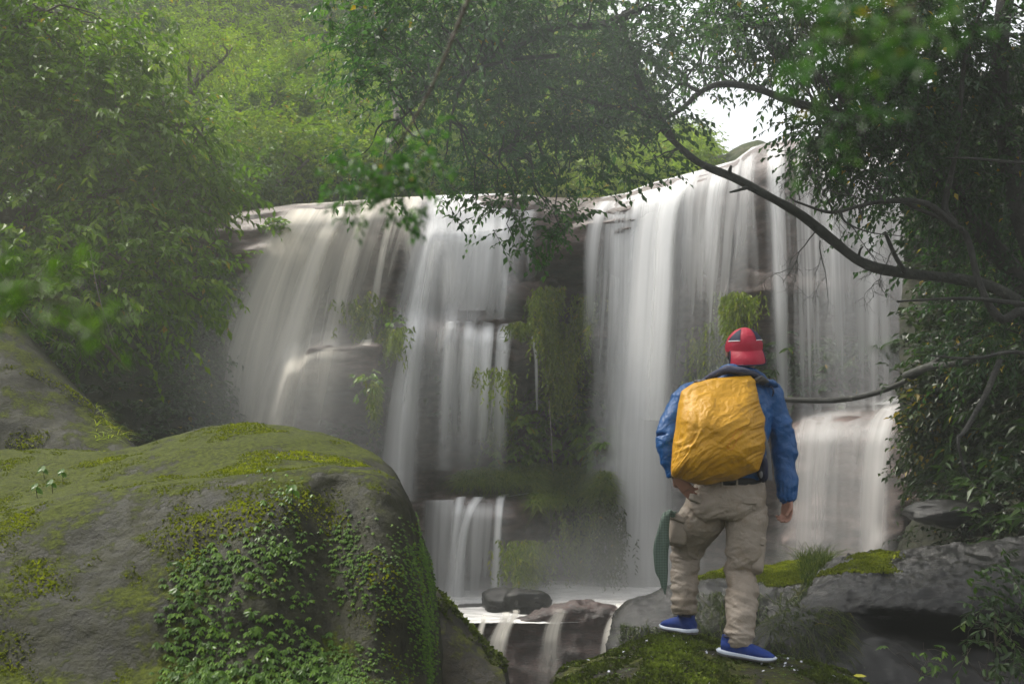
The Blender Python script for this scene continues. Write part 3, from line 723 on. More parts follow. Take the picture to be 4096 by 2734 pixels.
def twigs(mb, tb, C0, D0, tl, K, L, asp=.24, droop=.5, g=None, tint=None, tr=.004, hi=False, jit=.3, palm=False):
    """C0 start points, D0 directions; leaves on mb, thin stems on tb"""
    g = g or rng; n = len(C0); tlv = tl * g.uniform(.6, 1.3, n)
    s = np.linspace(.15, 1, K)[None, :, None] if not palm else np.linspace(.92, 1, K)[None, :, None]
    dn = V3(0, 0, -1)
    P = C0[:, None] + D0[:, None] * s * tlv[:, None, None] + dn * (s ** 2) * (tlv * droop * .5)[:, None, None]
    T = nrm(D0[:, None] + dn * s * droop * 1.0)
    side = nrm(np.cross(T, V3(0, 0, 1) + .2 * g.normal(size=(n, 1, 3))))
    alt = np.where(np.arange(K) % 2 == 0, 1, -1)[None, :, None]
    if palm:
        an = np.linspace(-1.3, 1.3, K)[None, :, None]
        Ax = nrm(T * np.cos(an) + side * np.sin(an) + dn * droop * .6 + jit * .4 * g.normal(size=(n, K, 3)))
    else:
        Ax = nrm(T * .75 + side * alt * .8 + dn * droop * .7 + jit * g.normal(size=(n, K, 3)))
    Nn = nrm(V3(0, 0, 1) + .35 * g.normal(size=(n, K, 3)) - .2 * T)
    Lv = L * g.uniform(.6, 1.25, (n, K)); base = g.uniform(0, .75, n) if tint is None else tint
    rv = np.clip(base[:, None] + g.normal(0, .13, (n, K)), 0, .97); rv[g.random((n, K)) > .994] = 1
    add_leaves(mb, P.reshape(-1, 3), Ax.reshape(-1, 3), Nn.reshape(-1, 3), Lv.ravel(), (Lv * asp).ravel(), rv.ravel(), hi=hi)
    if tb is not None:
        Q = np.stack([C0, C0 + D0 * tlv[:, None] * .5 + dn * (.125 * tlv * droop)[:, None], C0 + D0 * tlv[:, None] + dn * (.5 * tlv * droop)[:, None]], 1)
        sticks(tb, Q, tr)

def sticks(tb, Q, r):
    """Q (n,m,3) polylines -> three sided stems"""
    n, m = Q.shape[:2]; T = nrm(np.gradient(Q, axis=1)); a = nrm(np.cross(T, V3(.31, .2, .93))); b = np.cross(T, a)
    th = np.array([0, 2.094, 4.189]); rr = (np.broadcast_to(r, (n,))[:, None] * np.linspace(1, .45, m))[..., None, None]
    V = Q[:, :, None] + rr * (a[:, :, None] * np.cos(th)[:, None] + b[:, :, None] * np.sin(th)[:, None])
    f = grid_faces(m, 3, True); F_ = (f[None] + (np.arange(n) * m * 3)[:, None, None]).reshape(-1, 4)
    tb.add(V.reshape(-1, 3), F_)

def branch_pts(P0, P1, n, g, wob=.08, sag=0.0):
    t = np.linspace(0, 1, n)[:, None]; L = np.linalg.norm(P1 - P0)
    w = np.stack([fbm(np.stack([t[:, 0] * 3 + g.uniform(0, 99), t[:, 0] * 0, t[:, 0] * 0 + k], -1), 2, 3) for k in range(3)], -1)
    return P0 + (P1 - P0) * t + w * wob * L * np.sin(t * np.pi) ** .7 - V3(0, 0, 1) * sag * L * np.sin(t * np.pi)

def limb(tb, pts, r0, r1, n=40, sides=9, knots=.10, seed=1):
    P = cr(np.array(pts), n); r = np.linspace(r0, r1, n)
    r = r * (1 + knots * fbm(np.stack([np.arange(n) * .35, np.zeros(n), np.zeros(n)], -1), 3, seed))
    V, F_ = tube(P, r, sides); tb.add(V, F_); return P

def tree(label, limbs, blobs, leafm, barkm, L=.08, K=9, tl=.4, seed=0, asp=.24, droop=.5, name='tree', cat='tree', nsec=5, secr=.012, conn=True, tr=.004, hi=False, base=None, group=None):
    """limbs: list of (points (px,py,Y), r0, r1); blobs: (px,py,Y, rx,ry (px), rz (m), count)"""
    g = np.random.default_rng(seed); mb, tb = MB(), MB(); LP_ = []; lim = []
    for pts, r0, r1 in limbs:
        lb = MB(); P = limb(lb, [at(*p) for p in pts], r0, r1, n=max(16, 6 * len(pts)), seed=seed); LP_.append(P); lim.append(lb)
    allp = np.concatenate(LP_) if LP_ else None
    for (px, py, Y, rx, ry, rz, n) in blobs:
        c = at(px, py, Y); sc = Y / F
        # sub clumps inside the blob give light and dark groups
        nc = max(3, int(n / 16)); dc = rdir(nc, g) * (g.random((nc, 1)) ** .4)
        cc = c + dc * np.array([rx * sc, rz, ry * sc])
        if conn and allp is not None:
            for k in range(min(nc, nsec + nc // 3)):
                d = np.linalg.norm(allp - cc[k], axis=1); o = allp[np.argmin(d + g.random(len(d)) * .3 * d.min())]
                dist = np.linalg.norm(cc[k] - o)
                if dist > 3.2 * max(rx * sc, rz): continue
                Q = branch_pts(o, cc[k], 9, g, .12, -.06); V, F_ = tube(Q, np.linspace(secr, secr * .3, 9), 5); tb.add(V, F_)
        kk = g.integers(0, nc, n); cs = .30 * min(rx * sc, rz) + .05 * min(1, Y / 6)
        C0 = cc[kk] + g.normal(size=(n, 3)) * cs * np.array([1, 1, .65])
        out = nrm((C0 - c) * np.array([1, 1, .6]) + 1e-6)
        D0 = nrm(out * .8 + g.normal(size=(n, 3)) * .6 + V3(0, 0, .15))
        tint = np.clip(g.uniform(0, .45, nc)[kk] + g.uniform(0, .35, n), 0, .9)
        twigs(mb, tb, C0, D0, tl, K, L, asp, droop, g, tint, tr, hi)
    b = base if base is not None else (LP_[0][0] if LP_ else at(blobs[0][0], blobs[0][1] + blobs[0][4], blobs[0][2]))
    e = empty(name, b, label, cat, group)
    for i, lb in enumerate(lim): link('trunk' if i == 0 and cat == 'tree' else 'limb', lb.data('limb', barkm, b), e)
    if tb.n: link('twigs', tb.data('twigs', barkm, b), e, kind='stuff')
    link('crown' if cat == 'tree' else 'foliage', mb.data('crown', leafm, b, False), e, kind='stuff')
    return e

# ---- hillside mass of bushes (nobody could count it) + the trees one can tell apart
def hill_mass():
    g = np.random.default_rng(77); mb = MB()
    H = HG.reshape(-1, 3); N = HN.reshape(-1, 3)
    px, py = proj(H); ok = (px > -60) & (px < 700) & (py > -40) & (py < 210) & (H[:, 1] < 46)
    ok &= ~((px > 640) & (px < 690) & (py > 120) & (py < 175) & (g.random(len(px)) < .75))
    idx = np.nonzero(ok)[0]; w = H[idx, 1] ** -.5
    nb = 2000; ok_ = 1; ii = g.choice(idx, nb, p=w / w.sum())
    for mi, (mat, sel) in enumerate((('leaf_hill', 0), ('leaf_hill3', 1), ('leaf_hill2', 2))):
        mb = MB(); hue = 1.3 * vn(H[ii] * .22 + 3, 5) + .7 * vn(H[ii] * .6, 6) + g.normal(0, .12, nb)
        hp_, _ = proj(H[ii])
        hue = hue - .35 * ss(hp_, 560, 700)
        s = np.where(hue > .38, 2, np.where(hue > -.22, 0, 1)); jj = ii[s == sel]
        for j in jj:
            c = H[j] + V3(0, 0, 1) * g.uniform(-.1, .5); r = g.uniform(.45, 1.15) * (.6 + H[j, 1] / 45) * (1 - .65 * ss(proj(H[j])[0], 600, 660))
            n = 24
            d = rdir(n, g, .5); C0 = c + d * r * g.uniform(.5, 1, (n, 1)) * np.array([1, 1, .8])
            D0 = nrm(d + g.normal(size=(n, 3)) * .5 + V3(0, 0, .5 if sel == 2 else .1))
            L = .13 * (.55 + H[j, 1] / 60) * (1.15 if sel == 2 else 1)
            twigs(mb, None, C0, D0, .42, 7, L, .13 if sel == 2 else .26, .5, g, np.full(n, g.uniform(0, .6)) + g.uniform(0, .3, n))
        nm = ['hillside_shrubs', 'hillside_dark_shrubs', 'hillside_bamboo'][mi]
        lb = ['dense yellow-green shrubs covering the hillside above the falls', 'darker green shrubs mixed into the hillside above the falls',
              'bright feathery bamboo sprays mixed into the hillside growth'][mi]
        link(nm, mb.data(nm, M[mat], smooth=False), label=lb, cat='shrubs', kind='stuff')
hill_mass()
hillT = [  # px, py base, Y, spread px, height px, mat, label
    (205, 60, 21, 42, 30, 'leaf_hill2', 'small spreading tree with pale lime leaves on the left of the hillside', (190, 88)),
    (268, 38, 30, 24, 34, 'leaf_hill2', 'feathery bright green bamboo crown high on the hillside', None),
    (310, 70, 27, 34, 26, 'leaf_hill2', 'pale bamboo clump above the middle left of the hillside', None),
    (340, 110, 24, 40, 30, 'leaf_hill', 'rounded yellow-green bush tree at the centre of the hillside', None),
    (255, 110, 24, 38, 34, 'leaf_hill3', 'deep green tree between the lime trees on the hillside', None),
    (285, 165, 20.5, 44, 26, 'leaf_hill', 'low green bush with bare pale twigs above the left lip', (275, 190)),
    (240, 185, 19.4, 34, 20, 'leaf_hill3', 'dark bush hanging over the rock left of the first waterfall', None),
    (130, 20, 28, 46, 30, 'leaf_hill3', 'hazy blue-green tree at the top left behind the big tree', None),
    (420, 60, 31, 40, 40, 'leaf_hill3', 'hazy dark tree on the upper slope behind the overhanging canopy', None),
    (590, 110, 23, 30, 26, 'leaf_hill', 'yellow-green bush under the diagonal limb beside the hill rock', None),
    (676, 148, 27, 14, 8, 'leaf_hill2', 'light green bush on the ridge at the left of the sky gap', None),
    (706, 162, 27, 9, 4, 'leaf_hill', 'small bush on the ridge right beside the high rock dome', None),
    (634, 132, 25, 16, 16, 'leaf_hill3', 'green bush on the rocky ridge left of the sky gap', None),
]
for i, (px, py, Y, sx, sy, mt, lb, fork) in enumerate(hillT):
    bx = fork[0] if fork else px
    tree(lb, [([(bx, py + sy * 1.1, Y), (px - 4, py + sy * .4, Y), (px, py, Y)], .09, .03), ([(bx, py + sy * .9, Y), (px + sx * .4, py, Y - .3), (px + sx * .7, py - sy * .5, Y)], .05, .015),
              ([(bx, py + sy * .9, Y), (px - sx * .4, py, Y - .3), (px - sx * .6, py - sy * .5, Y)], .05, .015)],
         [(px, py, Y, sx, sy * .8, sx * Y / F, 110), (px + sx * .3, py - sy * .5, Y - .3, sx * .5, sy * .45, .5, 50), (px - sx * .5, py - sy * .1, Y - .4, sx * .5, sy * .45, .5, 50)],
         M[mt], M['twig'], L=.13, K=8, tl=.4, seed=200 + i, asp=.14 if mt == 'leaf_hill2' else .25, secr=.02, nsec=3)
# pale trunk standing on the slope
tb = MB(); limb(tb, [at(388, 156, 20.5), at(393, 138, 20.5), at(397, 118, 20.6), at(394, 90, 20.8), at(398, 60, 21)], .10, .04, seed=4)
mb = MB(); g = np.random.default_rng(9); C0 = at(397, 75, 20.8) + g.normal(size=(130, 3)) * V3(.6, .6, .5)
twigs(mb, None, C0, rdir(130, g), .4, 8, .12, .25, .5, g)
e = empty('tree', at(388, 156, 20.5), 'slim tree with a bare pale grey trunk on the slope behind the canopy', 'tree')
link('trunk', tb.data('trunk', M['bark_pale'], at(388, 156, 20.5)), e); link('crown', mb.data('crown', M['leaf_hill3'], at(388, 156, 20.5), False), e, kind='stuff')

# ---- big left tree
tree('large leafy tree with spreading drooping boughs filling the upper left',
     [([(-150, 420, 10.5), (-110, 300, 10.8), (-60, 235, 11), (10, 215, 11), (75, 214, 11.2), (150, 222, 11.3), (215, 245, 11.3)], .16, .03),
      ([(-60, 235, 11), (0, 190, 11), (60, 160, 11.2), (130, 135, 11.5), (200, 120, 11.8)], .07, .015),
      ([(0, 217, 11), (60, 240, 10.6), (130, 262, 10.4), (200, 300, 10.4)], .05, .012),
      ([(-90, 280, 10.8), (-60, 150, 11), (-20, 60, 11.4), (40, 10, 11.8)], .11, .03),
      ([(-100, 300, 10.6), (-20, 290, 9.8), (50, 310, 9.6), (100, 340, 9.6), (130, 372, 9.7)], .045, .008),
      ([(40, 215, 11), (120, 190, 11), (190, 205, 11.2), (240, 235, 11.4)], .035, .008)],
     [(-20, 30, 12, 70, 60, 1.0, 420), (62, 40, 12, 62, 42, 1.0, 340), (30, 110, 11.6, 80, 45, .9, 420), (112, 92, 12, 50, 36, .8, 280), (90, 150, 11.4, 66, 35, .8, 320),
      (172, 138, 11.8, 36, 28, .6, 180), (168, 182, 11.5, 44, 26, .6, 210), (222, 192, 11.8, 18, 10, .3, 34), (30, 200, 11.2, 60, 30, .7, 200), (120, 225, 11, 60, 22, .6, 180),
      (180, 226, 11.4, 30, 16, .5, 60), (20, 270, 10.2, 60, 26, .7, 150), (90, 290, 10.0, 50, 30, .6, 130), (170, 280, 10.6, 40, 26, .6, 110), (40, 330, 9.8, 40, 20, .5, 50), (-30, 130, 11.2, 60, 60, .9, 260)],
     M['leaf_left'], M['twig'], L=.105, K=10, tl=.42, seed=301, droop=.75, nsec=8, secr=.016)
# ---- foliage hanging on the left bank beside the falls
def bank_cover(G, N, cond, n, L, mat, name, label, seed, tl=.3, K=7, asp=.27, palm=False, droop=.6, cat='plants', hi=False):
    g = np.random.default_rng(seed); H = G.reshape(-1, 3); Nn = N.reshape(-1, 3)
    px, py = proj(H); idx = np.nonzero(cond(px, py, H))[0]
    area = 1.0 / np.maximum(H[idx, 1], 1) ** 0
    ii = g.choice(idx, n); C0 = H[ii] + g.normal(size=(n, 3)) * .10
    nn = Nn[ii]; flip = np.sign(-(nn * nrm(H[ii] - V3(0, 0, CZ))).sum(-1, keepdims=True)); nn = nn * flip
    D0 = nrm(nn + V3(0, 0, .35) + .6 * g.normal(size=(n, 3)))
    mb, tb = MB(), MB()
    cl = .4 * vn(H[ii] * 1.5, seed) + .35
    twigs(mb, tb, C0, D0, tl, K, L, asp, droop, g, np.clip(cl + g.uniform(-.2, .3, n), 0, .9), .003, hi, palm=palm)
    b = C0.mean(0)
    e = empty(name, b, label, cat)
    link('stems', tb.data('stems', M['twig'], b), e, kind='stuff'); link('foliage', mb.data('foliage', mat, b, False), e, kind='stuff')
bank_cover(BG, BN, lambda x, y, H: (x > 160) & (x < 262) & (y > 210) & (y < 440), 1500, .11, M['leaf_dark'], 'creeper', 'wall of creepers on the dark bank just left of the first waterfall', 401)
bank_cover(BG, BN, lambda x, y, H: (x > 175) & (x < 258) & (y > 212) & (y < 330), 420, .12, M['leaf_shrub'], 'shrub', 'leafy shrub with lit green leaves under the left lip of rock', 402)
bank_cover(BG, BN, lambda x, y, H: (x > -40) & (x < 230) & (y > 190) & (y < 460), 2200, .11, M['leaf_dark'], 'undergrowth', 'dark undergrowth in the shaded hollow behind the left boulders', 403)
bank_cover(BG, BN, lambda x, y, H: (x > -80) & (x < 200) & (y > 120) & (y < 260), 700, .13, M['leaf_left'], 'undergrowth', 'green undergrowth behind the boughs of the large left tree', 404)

# ---- right bank cover
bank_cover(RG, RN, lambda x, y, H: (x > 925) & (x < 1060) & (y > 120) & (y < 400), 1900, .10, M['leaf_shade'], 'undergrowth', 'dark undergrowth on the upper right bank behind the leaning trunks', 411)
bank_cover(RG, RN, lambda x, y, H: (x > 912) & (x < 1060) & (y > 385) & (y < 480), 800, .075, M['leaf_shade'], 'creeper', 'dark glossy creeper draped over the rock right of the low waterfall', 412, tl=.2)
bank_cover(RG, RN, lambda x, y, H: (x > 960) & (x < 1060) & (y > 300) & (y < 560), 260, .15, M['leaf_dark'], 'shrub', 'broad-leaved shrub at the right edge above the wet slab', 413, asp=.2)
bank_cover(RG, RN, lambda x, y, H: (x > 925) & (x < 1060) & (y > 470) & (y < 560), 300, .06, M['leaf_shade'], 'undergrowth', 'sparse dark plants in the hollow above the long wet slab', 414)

# ---- overhanging tree: diagonal limb, arch and dark canopy
tree('tree with a long bare diagonal limb reaching left across the falls and a dark canopy',
     [([(1060, 330, 7.9), (1000, 290, 8.0), (960, 279, 8.0), (900, 272, 8.0), (862, 262, 7.9), (830, 238, 7.9), (800, 214, 7.8), (765, 194, 7.7), (735, 178, 7.7), (700, 163, 7.6),
        (678, 145, 7.6), (655, 122, 7.6), (630, 104, 7.6), (605, 88, 7.6), (585, 72, 7.6)], .050, .014),
      ([(672, 138, 7.6), (656, 112, 7.5), (640, 84, 7.4), (632, 50, 7.4), (615, 10, 7.4)], .035, .012),
      ([(636, 108, 7.6), (608, 106, 7.4), (570, 95, 7.2), (530, 80, 7.1)], .022, .006),
      ([(620, 116, 7.6), (580, 126, 7.4), (540, 132, 7.3), (500, 150, 7.2)], .018, .005),
      ([(655, 122, 7.6), (680, 110, 7.7), (700, 92, 7.7), (722, 84, 7.8), (755, 88, 7.9), (800, 104, 8), (860, 118, 8.2), (930, 150, 8.4)], .016, .035),
      ([(700, 92, 7.7), (680, 84, 7.6), (664, 100, 7.6)], .014, .008),
      ([(640, 10, 7.2), (600, 25, 7.1), (555, 28, 7.0), (520, 45, 6.9), (480, 62, 6.8), (462, 85, 6.7), (450, 120, 6.7)], .030, .008),
      ([(560, 55, 6.9), (500, 62, 6.8), (440, 85, 6.7), (400, 120, 6.6)], .016, .005),
      ([(734, 178, 7.7), (730, 172, 7.65), (731, 166, 7.6)], .018, .012),
      ([(748, 187, 7.7), (738, 190, 7.6), (730, 192, 7.55)], .014, .008),
      ([(700, 163, 7.6), (690, 155, 7.55), (678, 146, 7.5)], .008, .003),
      ([(858, 259, 7.9), (860, 250, 7.85), (863, 246, 7.8)], .014, .006)],
     [(420, 30, 7.0, 50, 40, .7, 235), (400, 90, 6.8, 30, 45, .5, 100), (480, 40, 7.0, 55, 45, .8, 266), (560, 40, 7.2, 60, 45, .8, 266), (640, 40, 7.4, 55, 45, .8, 223),
      (480, 105, 7.0, 45, 40, .7, 126), (540, 110, 7.3, 55, 40, .7, 138), (600, 130, 7.5, 50, 36, .6, 109), (590, 80, 7.5, 50, 36, .6, 109), (520, 165, 7.2, 50, 26, .5, 79), (575, 165, 7.4, 40, 22, .5, 63),
      (455, 180, 6.8, 30, 22, .4, 25), (545, 200, 7.0, 24, 20, .35, 25), (552, 228, 6.9, 20, 16, .3, 23), (500, 205, 6.9, 30, 16, .3, 25), (520, 236, 6.8, 18, 12, .25, 12), (640, 95, 7.6, 36, 28, .5, 63),
      (655, 160, 7.6, 26, 18, .4, 14), (690, 40, 7.7, 40, 32, .6, 93), (688, 84, 7.7, 20, 7, .3, 6), (600, 0, 7.2, 80, 30, .8, 161), (470, -10, 7, 70, 30, .8, 161), (355, 35, 7.4, 22, 34, .4, 43), (375, 160, 6.8, 22, 30, .4, 25)],
     M['leaf_canopy'], M['bark'], L=.052, K=10, tl=.24, seed=501, droop=.6, nsec=6, secr=.009, asp=.27, tr=.0025)
# ---- right tree: dark leaning trunks and crown
tree('dark multi-stemmed tree leaning over the right edge with lichened trunks',
     [([(1075, 560, 7.6), (1035, 330, 7.8), (1000, 318, 7.8), (980, 285, 7.8), (968, 240, 7.9), (955, 225, 7.9), (905, 203, 8.0)], .042, .014),
      ([(1060, 480, 8.2), (1024, 300, 8.4), (985, 235, 8.5), (940, 170, 8.5), (915, 120, 8.5), (905, 20, 8.5), (900, -40, 8.5)], .09, .04),
      ([(955, 225, 7.9), (945, 208, 7.9), (950, 180, 7.9), (958, 140, 7.8), (965, 60, 7.8), (985, 0, 7.8)], .03, .012),
      ([(1090, 400, 8), (1030, 240, 8.1), (1010, 160, 8.2), (1000, 60, 8.2), (1010, -40, 8.2)], .10, .06),
      ([(955, 226, 7.8), (925, 203, 7.7), (885, 201, 7.6), (858, 206, 7.6), (830, 212, 7.5), (795, 201, 7.5)], .026, .008),
      ([(858, 206, 7.6), (862, 215, 7.55), (862, 223, 7.5)], .010, .003),
      ([(840, 210, 7.5), (846, 222, 7.5), (870, 232, 7.5), (905, 236, 7.5)], .010, .003),
      ([(885, 232, 7.6), (895, 255, 7.8), (905, 272, 7.9)], .012, .02),
      ([(795, 201, 7.5), (790, 195, 7.5), (796, 178, 7.45)], .006, .002),
      ([(1060, 310, 7.3), (1010, 302, 7.2), (960, 298, 7.1), (897, 301, 7.0)], .022, .008),
      ([(1100, 370, 6.9), (1020, 352, 6.8), (975, 358, 6.7), (930, 355, 6.7)], .018, .006),
      ([(1100, 170, 7.8), (1024, 163, 7.7), (970, 158, 7.6), (945, 158, 7.6)], .016, .006),
      ([(940, 120, 8.2), (900, 114, 8), (860, 116, 7.9), (815, 130, 7.8)], .014, .004),
      ([(1000, 360, 7.3), (985, 395, 7.2), (965, 430, 7.0), (958, 440, 6.9), (965, 470, 6.9), (972, 480, 6.9)], .022, .005)],
     [(800, 30, 8.2, 60, 45, .8, 186), (870, 60, 8.4, 60, 50, .8, 408), (770, 8, 8.2, 50, 30, .7, 161), (882, 108, 8.3, 34, 24, .6, 161), (848, 58, 8.2, 40, 18, .6, 105), (740, 34, 8, 36, 16, .5, 62),
      (930, 40, 8.4, 60, 55, .9, 322), (1000, 60, 8.2, 50, 60, .9, 272), (960, 130, 8.6, 60, 40, .8, 322), (840, 152, 8.2, 36, 22, .5, 80), (880, 150, 8.2, 40, 30, .5, 186), (1000, 180, 8.6, 50, 60, .8, 272),
      (832, 146, 8.1, 11, 16, .4, 31), (862, 185, 8, 18, 9, .3, 26), (818, 128, 8.1, 9, 9, .3, 31), (940, 210, 8.8, 40, 30, .6, 136), (980, 260, 8.8, 50, 30, .6, 148), (1000, 330, 8.4, 40, 30, .6, 124), (900, -20, 8.3, 120, 30, .9, 248)],
     M['leaf_right'], M['bark_dark'], L=.064, K=10, tl=.28, seed=511, droop=.7, nsec=5, secr=.010, asp=.24, tr=.003)
# ---- near, out of focus sprays
tree('soft out-of-focus green spray of leaves hanging near the lens at the upper right',
     [([(1010, -60, .6), (930, -10, .6), (860, 40, .62)], .002, .0006)],
     [(835, 75, .62, 55, 32, .05, 34), (790, 40, .64, 44, 20, .04, 20), (925, 50, .6, 40, 20, .04, 12), (870, 22, .62, 70, 18, .04, 22)],
     M['leaf_canopy'], M['twig'], L=.0085, K=7, tl=.022, seed=521, tr=.0003, nsec=3, secr=.001, name='branch', cat='branch')
tree('blurred branch tip hanging in front of the left waterfall lip',
     [([(480, -30, 1.3), (430, 90, 1.3), (385, 165, 1.3)], .003, .001)],
     [(385, 200, 1.3, 22, 14, .05, 26), (418, 188, 1.3, 22, 12, .05, 22), (350, 178, 1.35, 22, 12, .05, 18), (400, 160, 1.3, 30, 16, .05, 24)],
     M['leaf_canopy'], M['twig'], L=.013, K=8, tl=.032, seed=522, tr=.0004, nsec=3, secr=.001, name='branch', cat='branch')
tree('blurred yellow-green leaves close to the lens above the left boulder',
     [([(-60, 300, .55), (10, 290, .55), (60, 300, .55)], .001, .0004)],
     [(-8, 285, .55, 14, 26, .02, 16), (40, 288, .55, 46, 8, .02, 12), (85, 322, .55, 34, 9, .02, 10)],
     M['leaf_ivy'], M['twig'], L=.0075, K=7, tl=.016, seed=523, tr=.0004, nsec=2, secr=.001, name='branch', cat='branch')

# ---- bare twigs on the dead branches at the right
def bare(label, starts, seed):
    g = np.random.default_rng(seed); tb = MB(); 
    def rec(p, d, L, r, depth):
        n = 7; P = [p]
        for _ in range(n):
            d = nrm(d + g.normal(size=3) * .22 + V3(0, 0, -.10)); P.append(P[-1] + d * L / n)
        V, F_ = tube(np.array(P), np.linspace(r, r * .5, n + 1), 5); tb.add(V, F_)
        if depth:
            for _ in range(g.integers(3, 5)):
                k = g.integers(2, n + 1); rec(P[k], nrm(d + g.normal(size=3) * .9), L * g.uniform(.45, .75), r * .55, depth - 1)
    for (px, py, Y, dx, dz, L, r) in starts: rec(at(px, py, Y), nrm(V3(dx, .1, dz)), L, r, 3)
    b = at(*starts[0][:3]); e = link('dead_branch', tb.data('dead_branch', M['bark_dark'], b), label=label, cat='branch', loc=b)
bare('tangle of bare leafless twigs hanging above the diagonal limb', [(832, 212, 7.5, -.6, .5, .45, .006), (800, 200, 7.5, -.1, .9, .4, .005), (870, 203, 7.6, -.5, .5, .4, .005), (846, 222, 7.5, .6, -.2, .3, .005)], 3)
bare('bare twigs drooping below the diagonal limb above the red cap', [(815, 232, 7.7, -.5, -.6, .45, .006), (820, 240, 7.7, -.2, -.9, .4, .005), (893, 250, 7.7, -.5, -.5, .35, .005)], 5)

# ---- plants on the cliff
def hanging(px0, px1, py0, py1, n, mat, label, seed, L=.09, lenm=.8, name='hanging_fern', off=.8, taper=True):
    """curtain of fronds that hang from the rock"""
    g = np.random.default_rng(seed); mb, tb = MB(), MB(); n = int(n * 1.8)
    px = g.normal((px0 + px1) / 2, (px1 - px0) / 4.2, n); py = g.uniform(py0, py1, n) ; 
    if taper: px = (px0 + px1) / 2 + (px - (px0 + px1) / 2) * (1.1 - .6 * (py - py0) / (py1 - py0 + 1e-6))
    Y = np.minimum(cliffY(px, py), cliffY(px, py - 18)) - off * g.uniform(.3, 1.5, n); C0 = at(px, py, Y)
    K = 12; s = np.linspace(0, 1, K)[None, :, None]; ln = lenm * g.uniform(.4, 1, n)
    D0 = nrm(np.stack([g.normal(0, .5, n), -np.abs(g.normal(.6, .3, n)), g.uniform(-.2, .5, n)], -1))
    P = C0[:, None] + D0[:, None] * s * .22 * ln[:, None, None] - V3(0, 0, 1) * s ** 1.4 * ln[:, None, None] * .8
    side = g.normal(size=(n, K, 3)) * V3(.7, .5, .2)
    Ax = nrm(side + V3(0, 0, -.9)); Nn = nrm(V3(0, -1, .6) + .4 * g.normal(size=(n, K, 3)))
    Lv = L * g.uniform(.6, 1.2, (n, K)); rv = np.clip(g.uniform(0, .7, (n, 1)) + g.normal(0, .15, (n, K)), 0, .97)
    add_leaves(mb, P.reshape(-1, 3), Ax.reshape(-1, 3), Nn.reshape(-1, 3), Lv.ravel(), Lv.ravel() * .16, rv.ravel())
    sticks(tb, P[:, ::3], .003); b = C0.mean(0)
    e = empty(name, b, label, 'plant'); link('stems', tb.data('stems', M['twig'], b), e, kind='stuff'); link('foliage', mb.data('foliage', mat, b, False), e, kind='stuff')
hanging(530, 562, 284, 330, 150, M['leaf_fern'], 'upper olive clump of hanging fern on the centre outcrop', 601, lenm=.8)
hanging(540, 585, 318, 390, 260, M['leaf_fern'], 'long olive curtain of hanging fern between the two main falls', 602, lenm=1.1)
hanging(572, 600, 292, 325, 70, M['leaf_fern'], 'small hanging fern clump against the left edge of the right curtain', 603, lenm=.7)
hanging(716, 756, 290, 315, 150, M['leaf_fern'], 'tawny hanging grass clump on the cliff straight above the red cap', 604, lenm=.7)
hanging(372, 408, 325, 345, 50, M['leaf_fern'], 'small hanging fern beside the left rock shelf', 605, lenm=.5)
hanging(366, 384, 378, 420, 40, M['leaf_fern'], 'narrow fern hanging below the left rock shelf', 606, lenm=.5)
hanging(680, 735, 320, 400, 110, M['leaf_fern'], 'dim hanging ferns in the recess left of the red cap', 607, lenm=.9)
hanging(500, 545, 320, 326, 50, M['leaf_fern'], 'fringe of fern along the ledge above the thin veil', 608, lenm=.35)
hanging(470, 520, 365, 430, 70, M['leaf_fern'], 'faint ferns behind the thin lower veil', 609, lenm=.8)
hanging(500, 560, 538, 560, 130, M['leaf_fern'], 'fern skirt on the dark face under the bottom ledge', 610, lenm=.7)
hanging(560, 600, 510, 560, 120, M['leaf_fern'], 'fern strip hanging at the right end of the bottom ledge', 611, lenm=.8)
hanging(575, 640, 495, 560, 110, M['grass'], 'pale hanging grass in the mist right of the bottom ledge', 612, lenm=.9)
hanging(330, 400, 290, 330, 60, M['leaf_fern'], 'scattered ferns on the rock between the two left streams', 613, lenm=.4)

def shrub_on_cliff(px, py, rx, ry, n, mat, label, seed, L=.17, K=6, tl=.34, off=.9, asp=.2, palm=True, Y=None, name='shrub', droop=.6, cat='plant', tr=.005):
    g = np.random.default_rng(seed); mb, tb = MB(), MB(); n = int(n * (1.5 if Y is None else 1))
    a = g.uniform(0, 2 * np.pi, n); r = np.sqrt(g.random(n)); x = px + rx * r * np.cos(a); y = py + ry * r * np.sin(a)
    Yc = (cliffY(x, y) if Y is None else Y) - off * g.uniform(.1, 1, n); C0 = at(x, y, Yc)
    D0 = nrm(np.stack([g.normal(0, .8, n), -np.abs(g.normal(.6, .4, n)), g.normal(.3, .5, n)], -1))
    twigs(mb, tb, C0, D0, tl, K, L, asp, droop, g, None, tr, True, palm=palm)
    b = at(px, py + ry, (cliffY(px, py) if Y is None else Y)); 
    stem = np.stack([np.broadcast_to(b, C0.shape), (C0 + b) / 2 + g.normal(size=C0.shape) * .05, C0], 1)[: max(8, n // 5)]; sticks(tb, stem, tr * 1.4)
    e = empty(name, b, label, cat); link('stems', tb.data('stems', M['twig'], b), e, kind='stuff'); link('foliage', mb.data('foliage', mat, b, False), e, kind='stuff')
shrub_on_cliff(530, 420, 26, 22, 60, M['leaf_shrub'], 'glossy green shrub on the cliff left of the centre vine', 621)
shrub_on_cliff(520, 448, 22, 14, 40, M['leaf_shrub'], 'low broad-leaved shrub over the left part of the grassy mound', 622)
shrub_on_cliff(585, 440, 26, 22, 55, M['leaf_shrub'], 'large-leaved shrub with long drooping leaves over the right of the mound', 623, L=.22)
shrub_on_cliff(575, 402, 12, 16, 30, M['leaf_dark'], 'dim shrub above the long-leaved one beside the right curtain', 624)
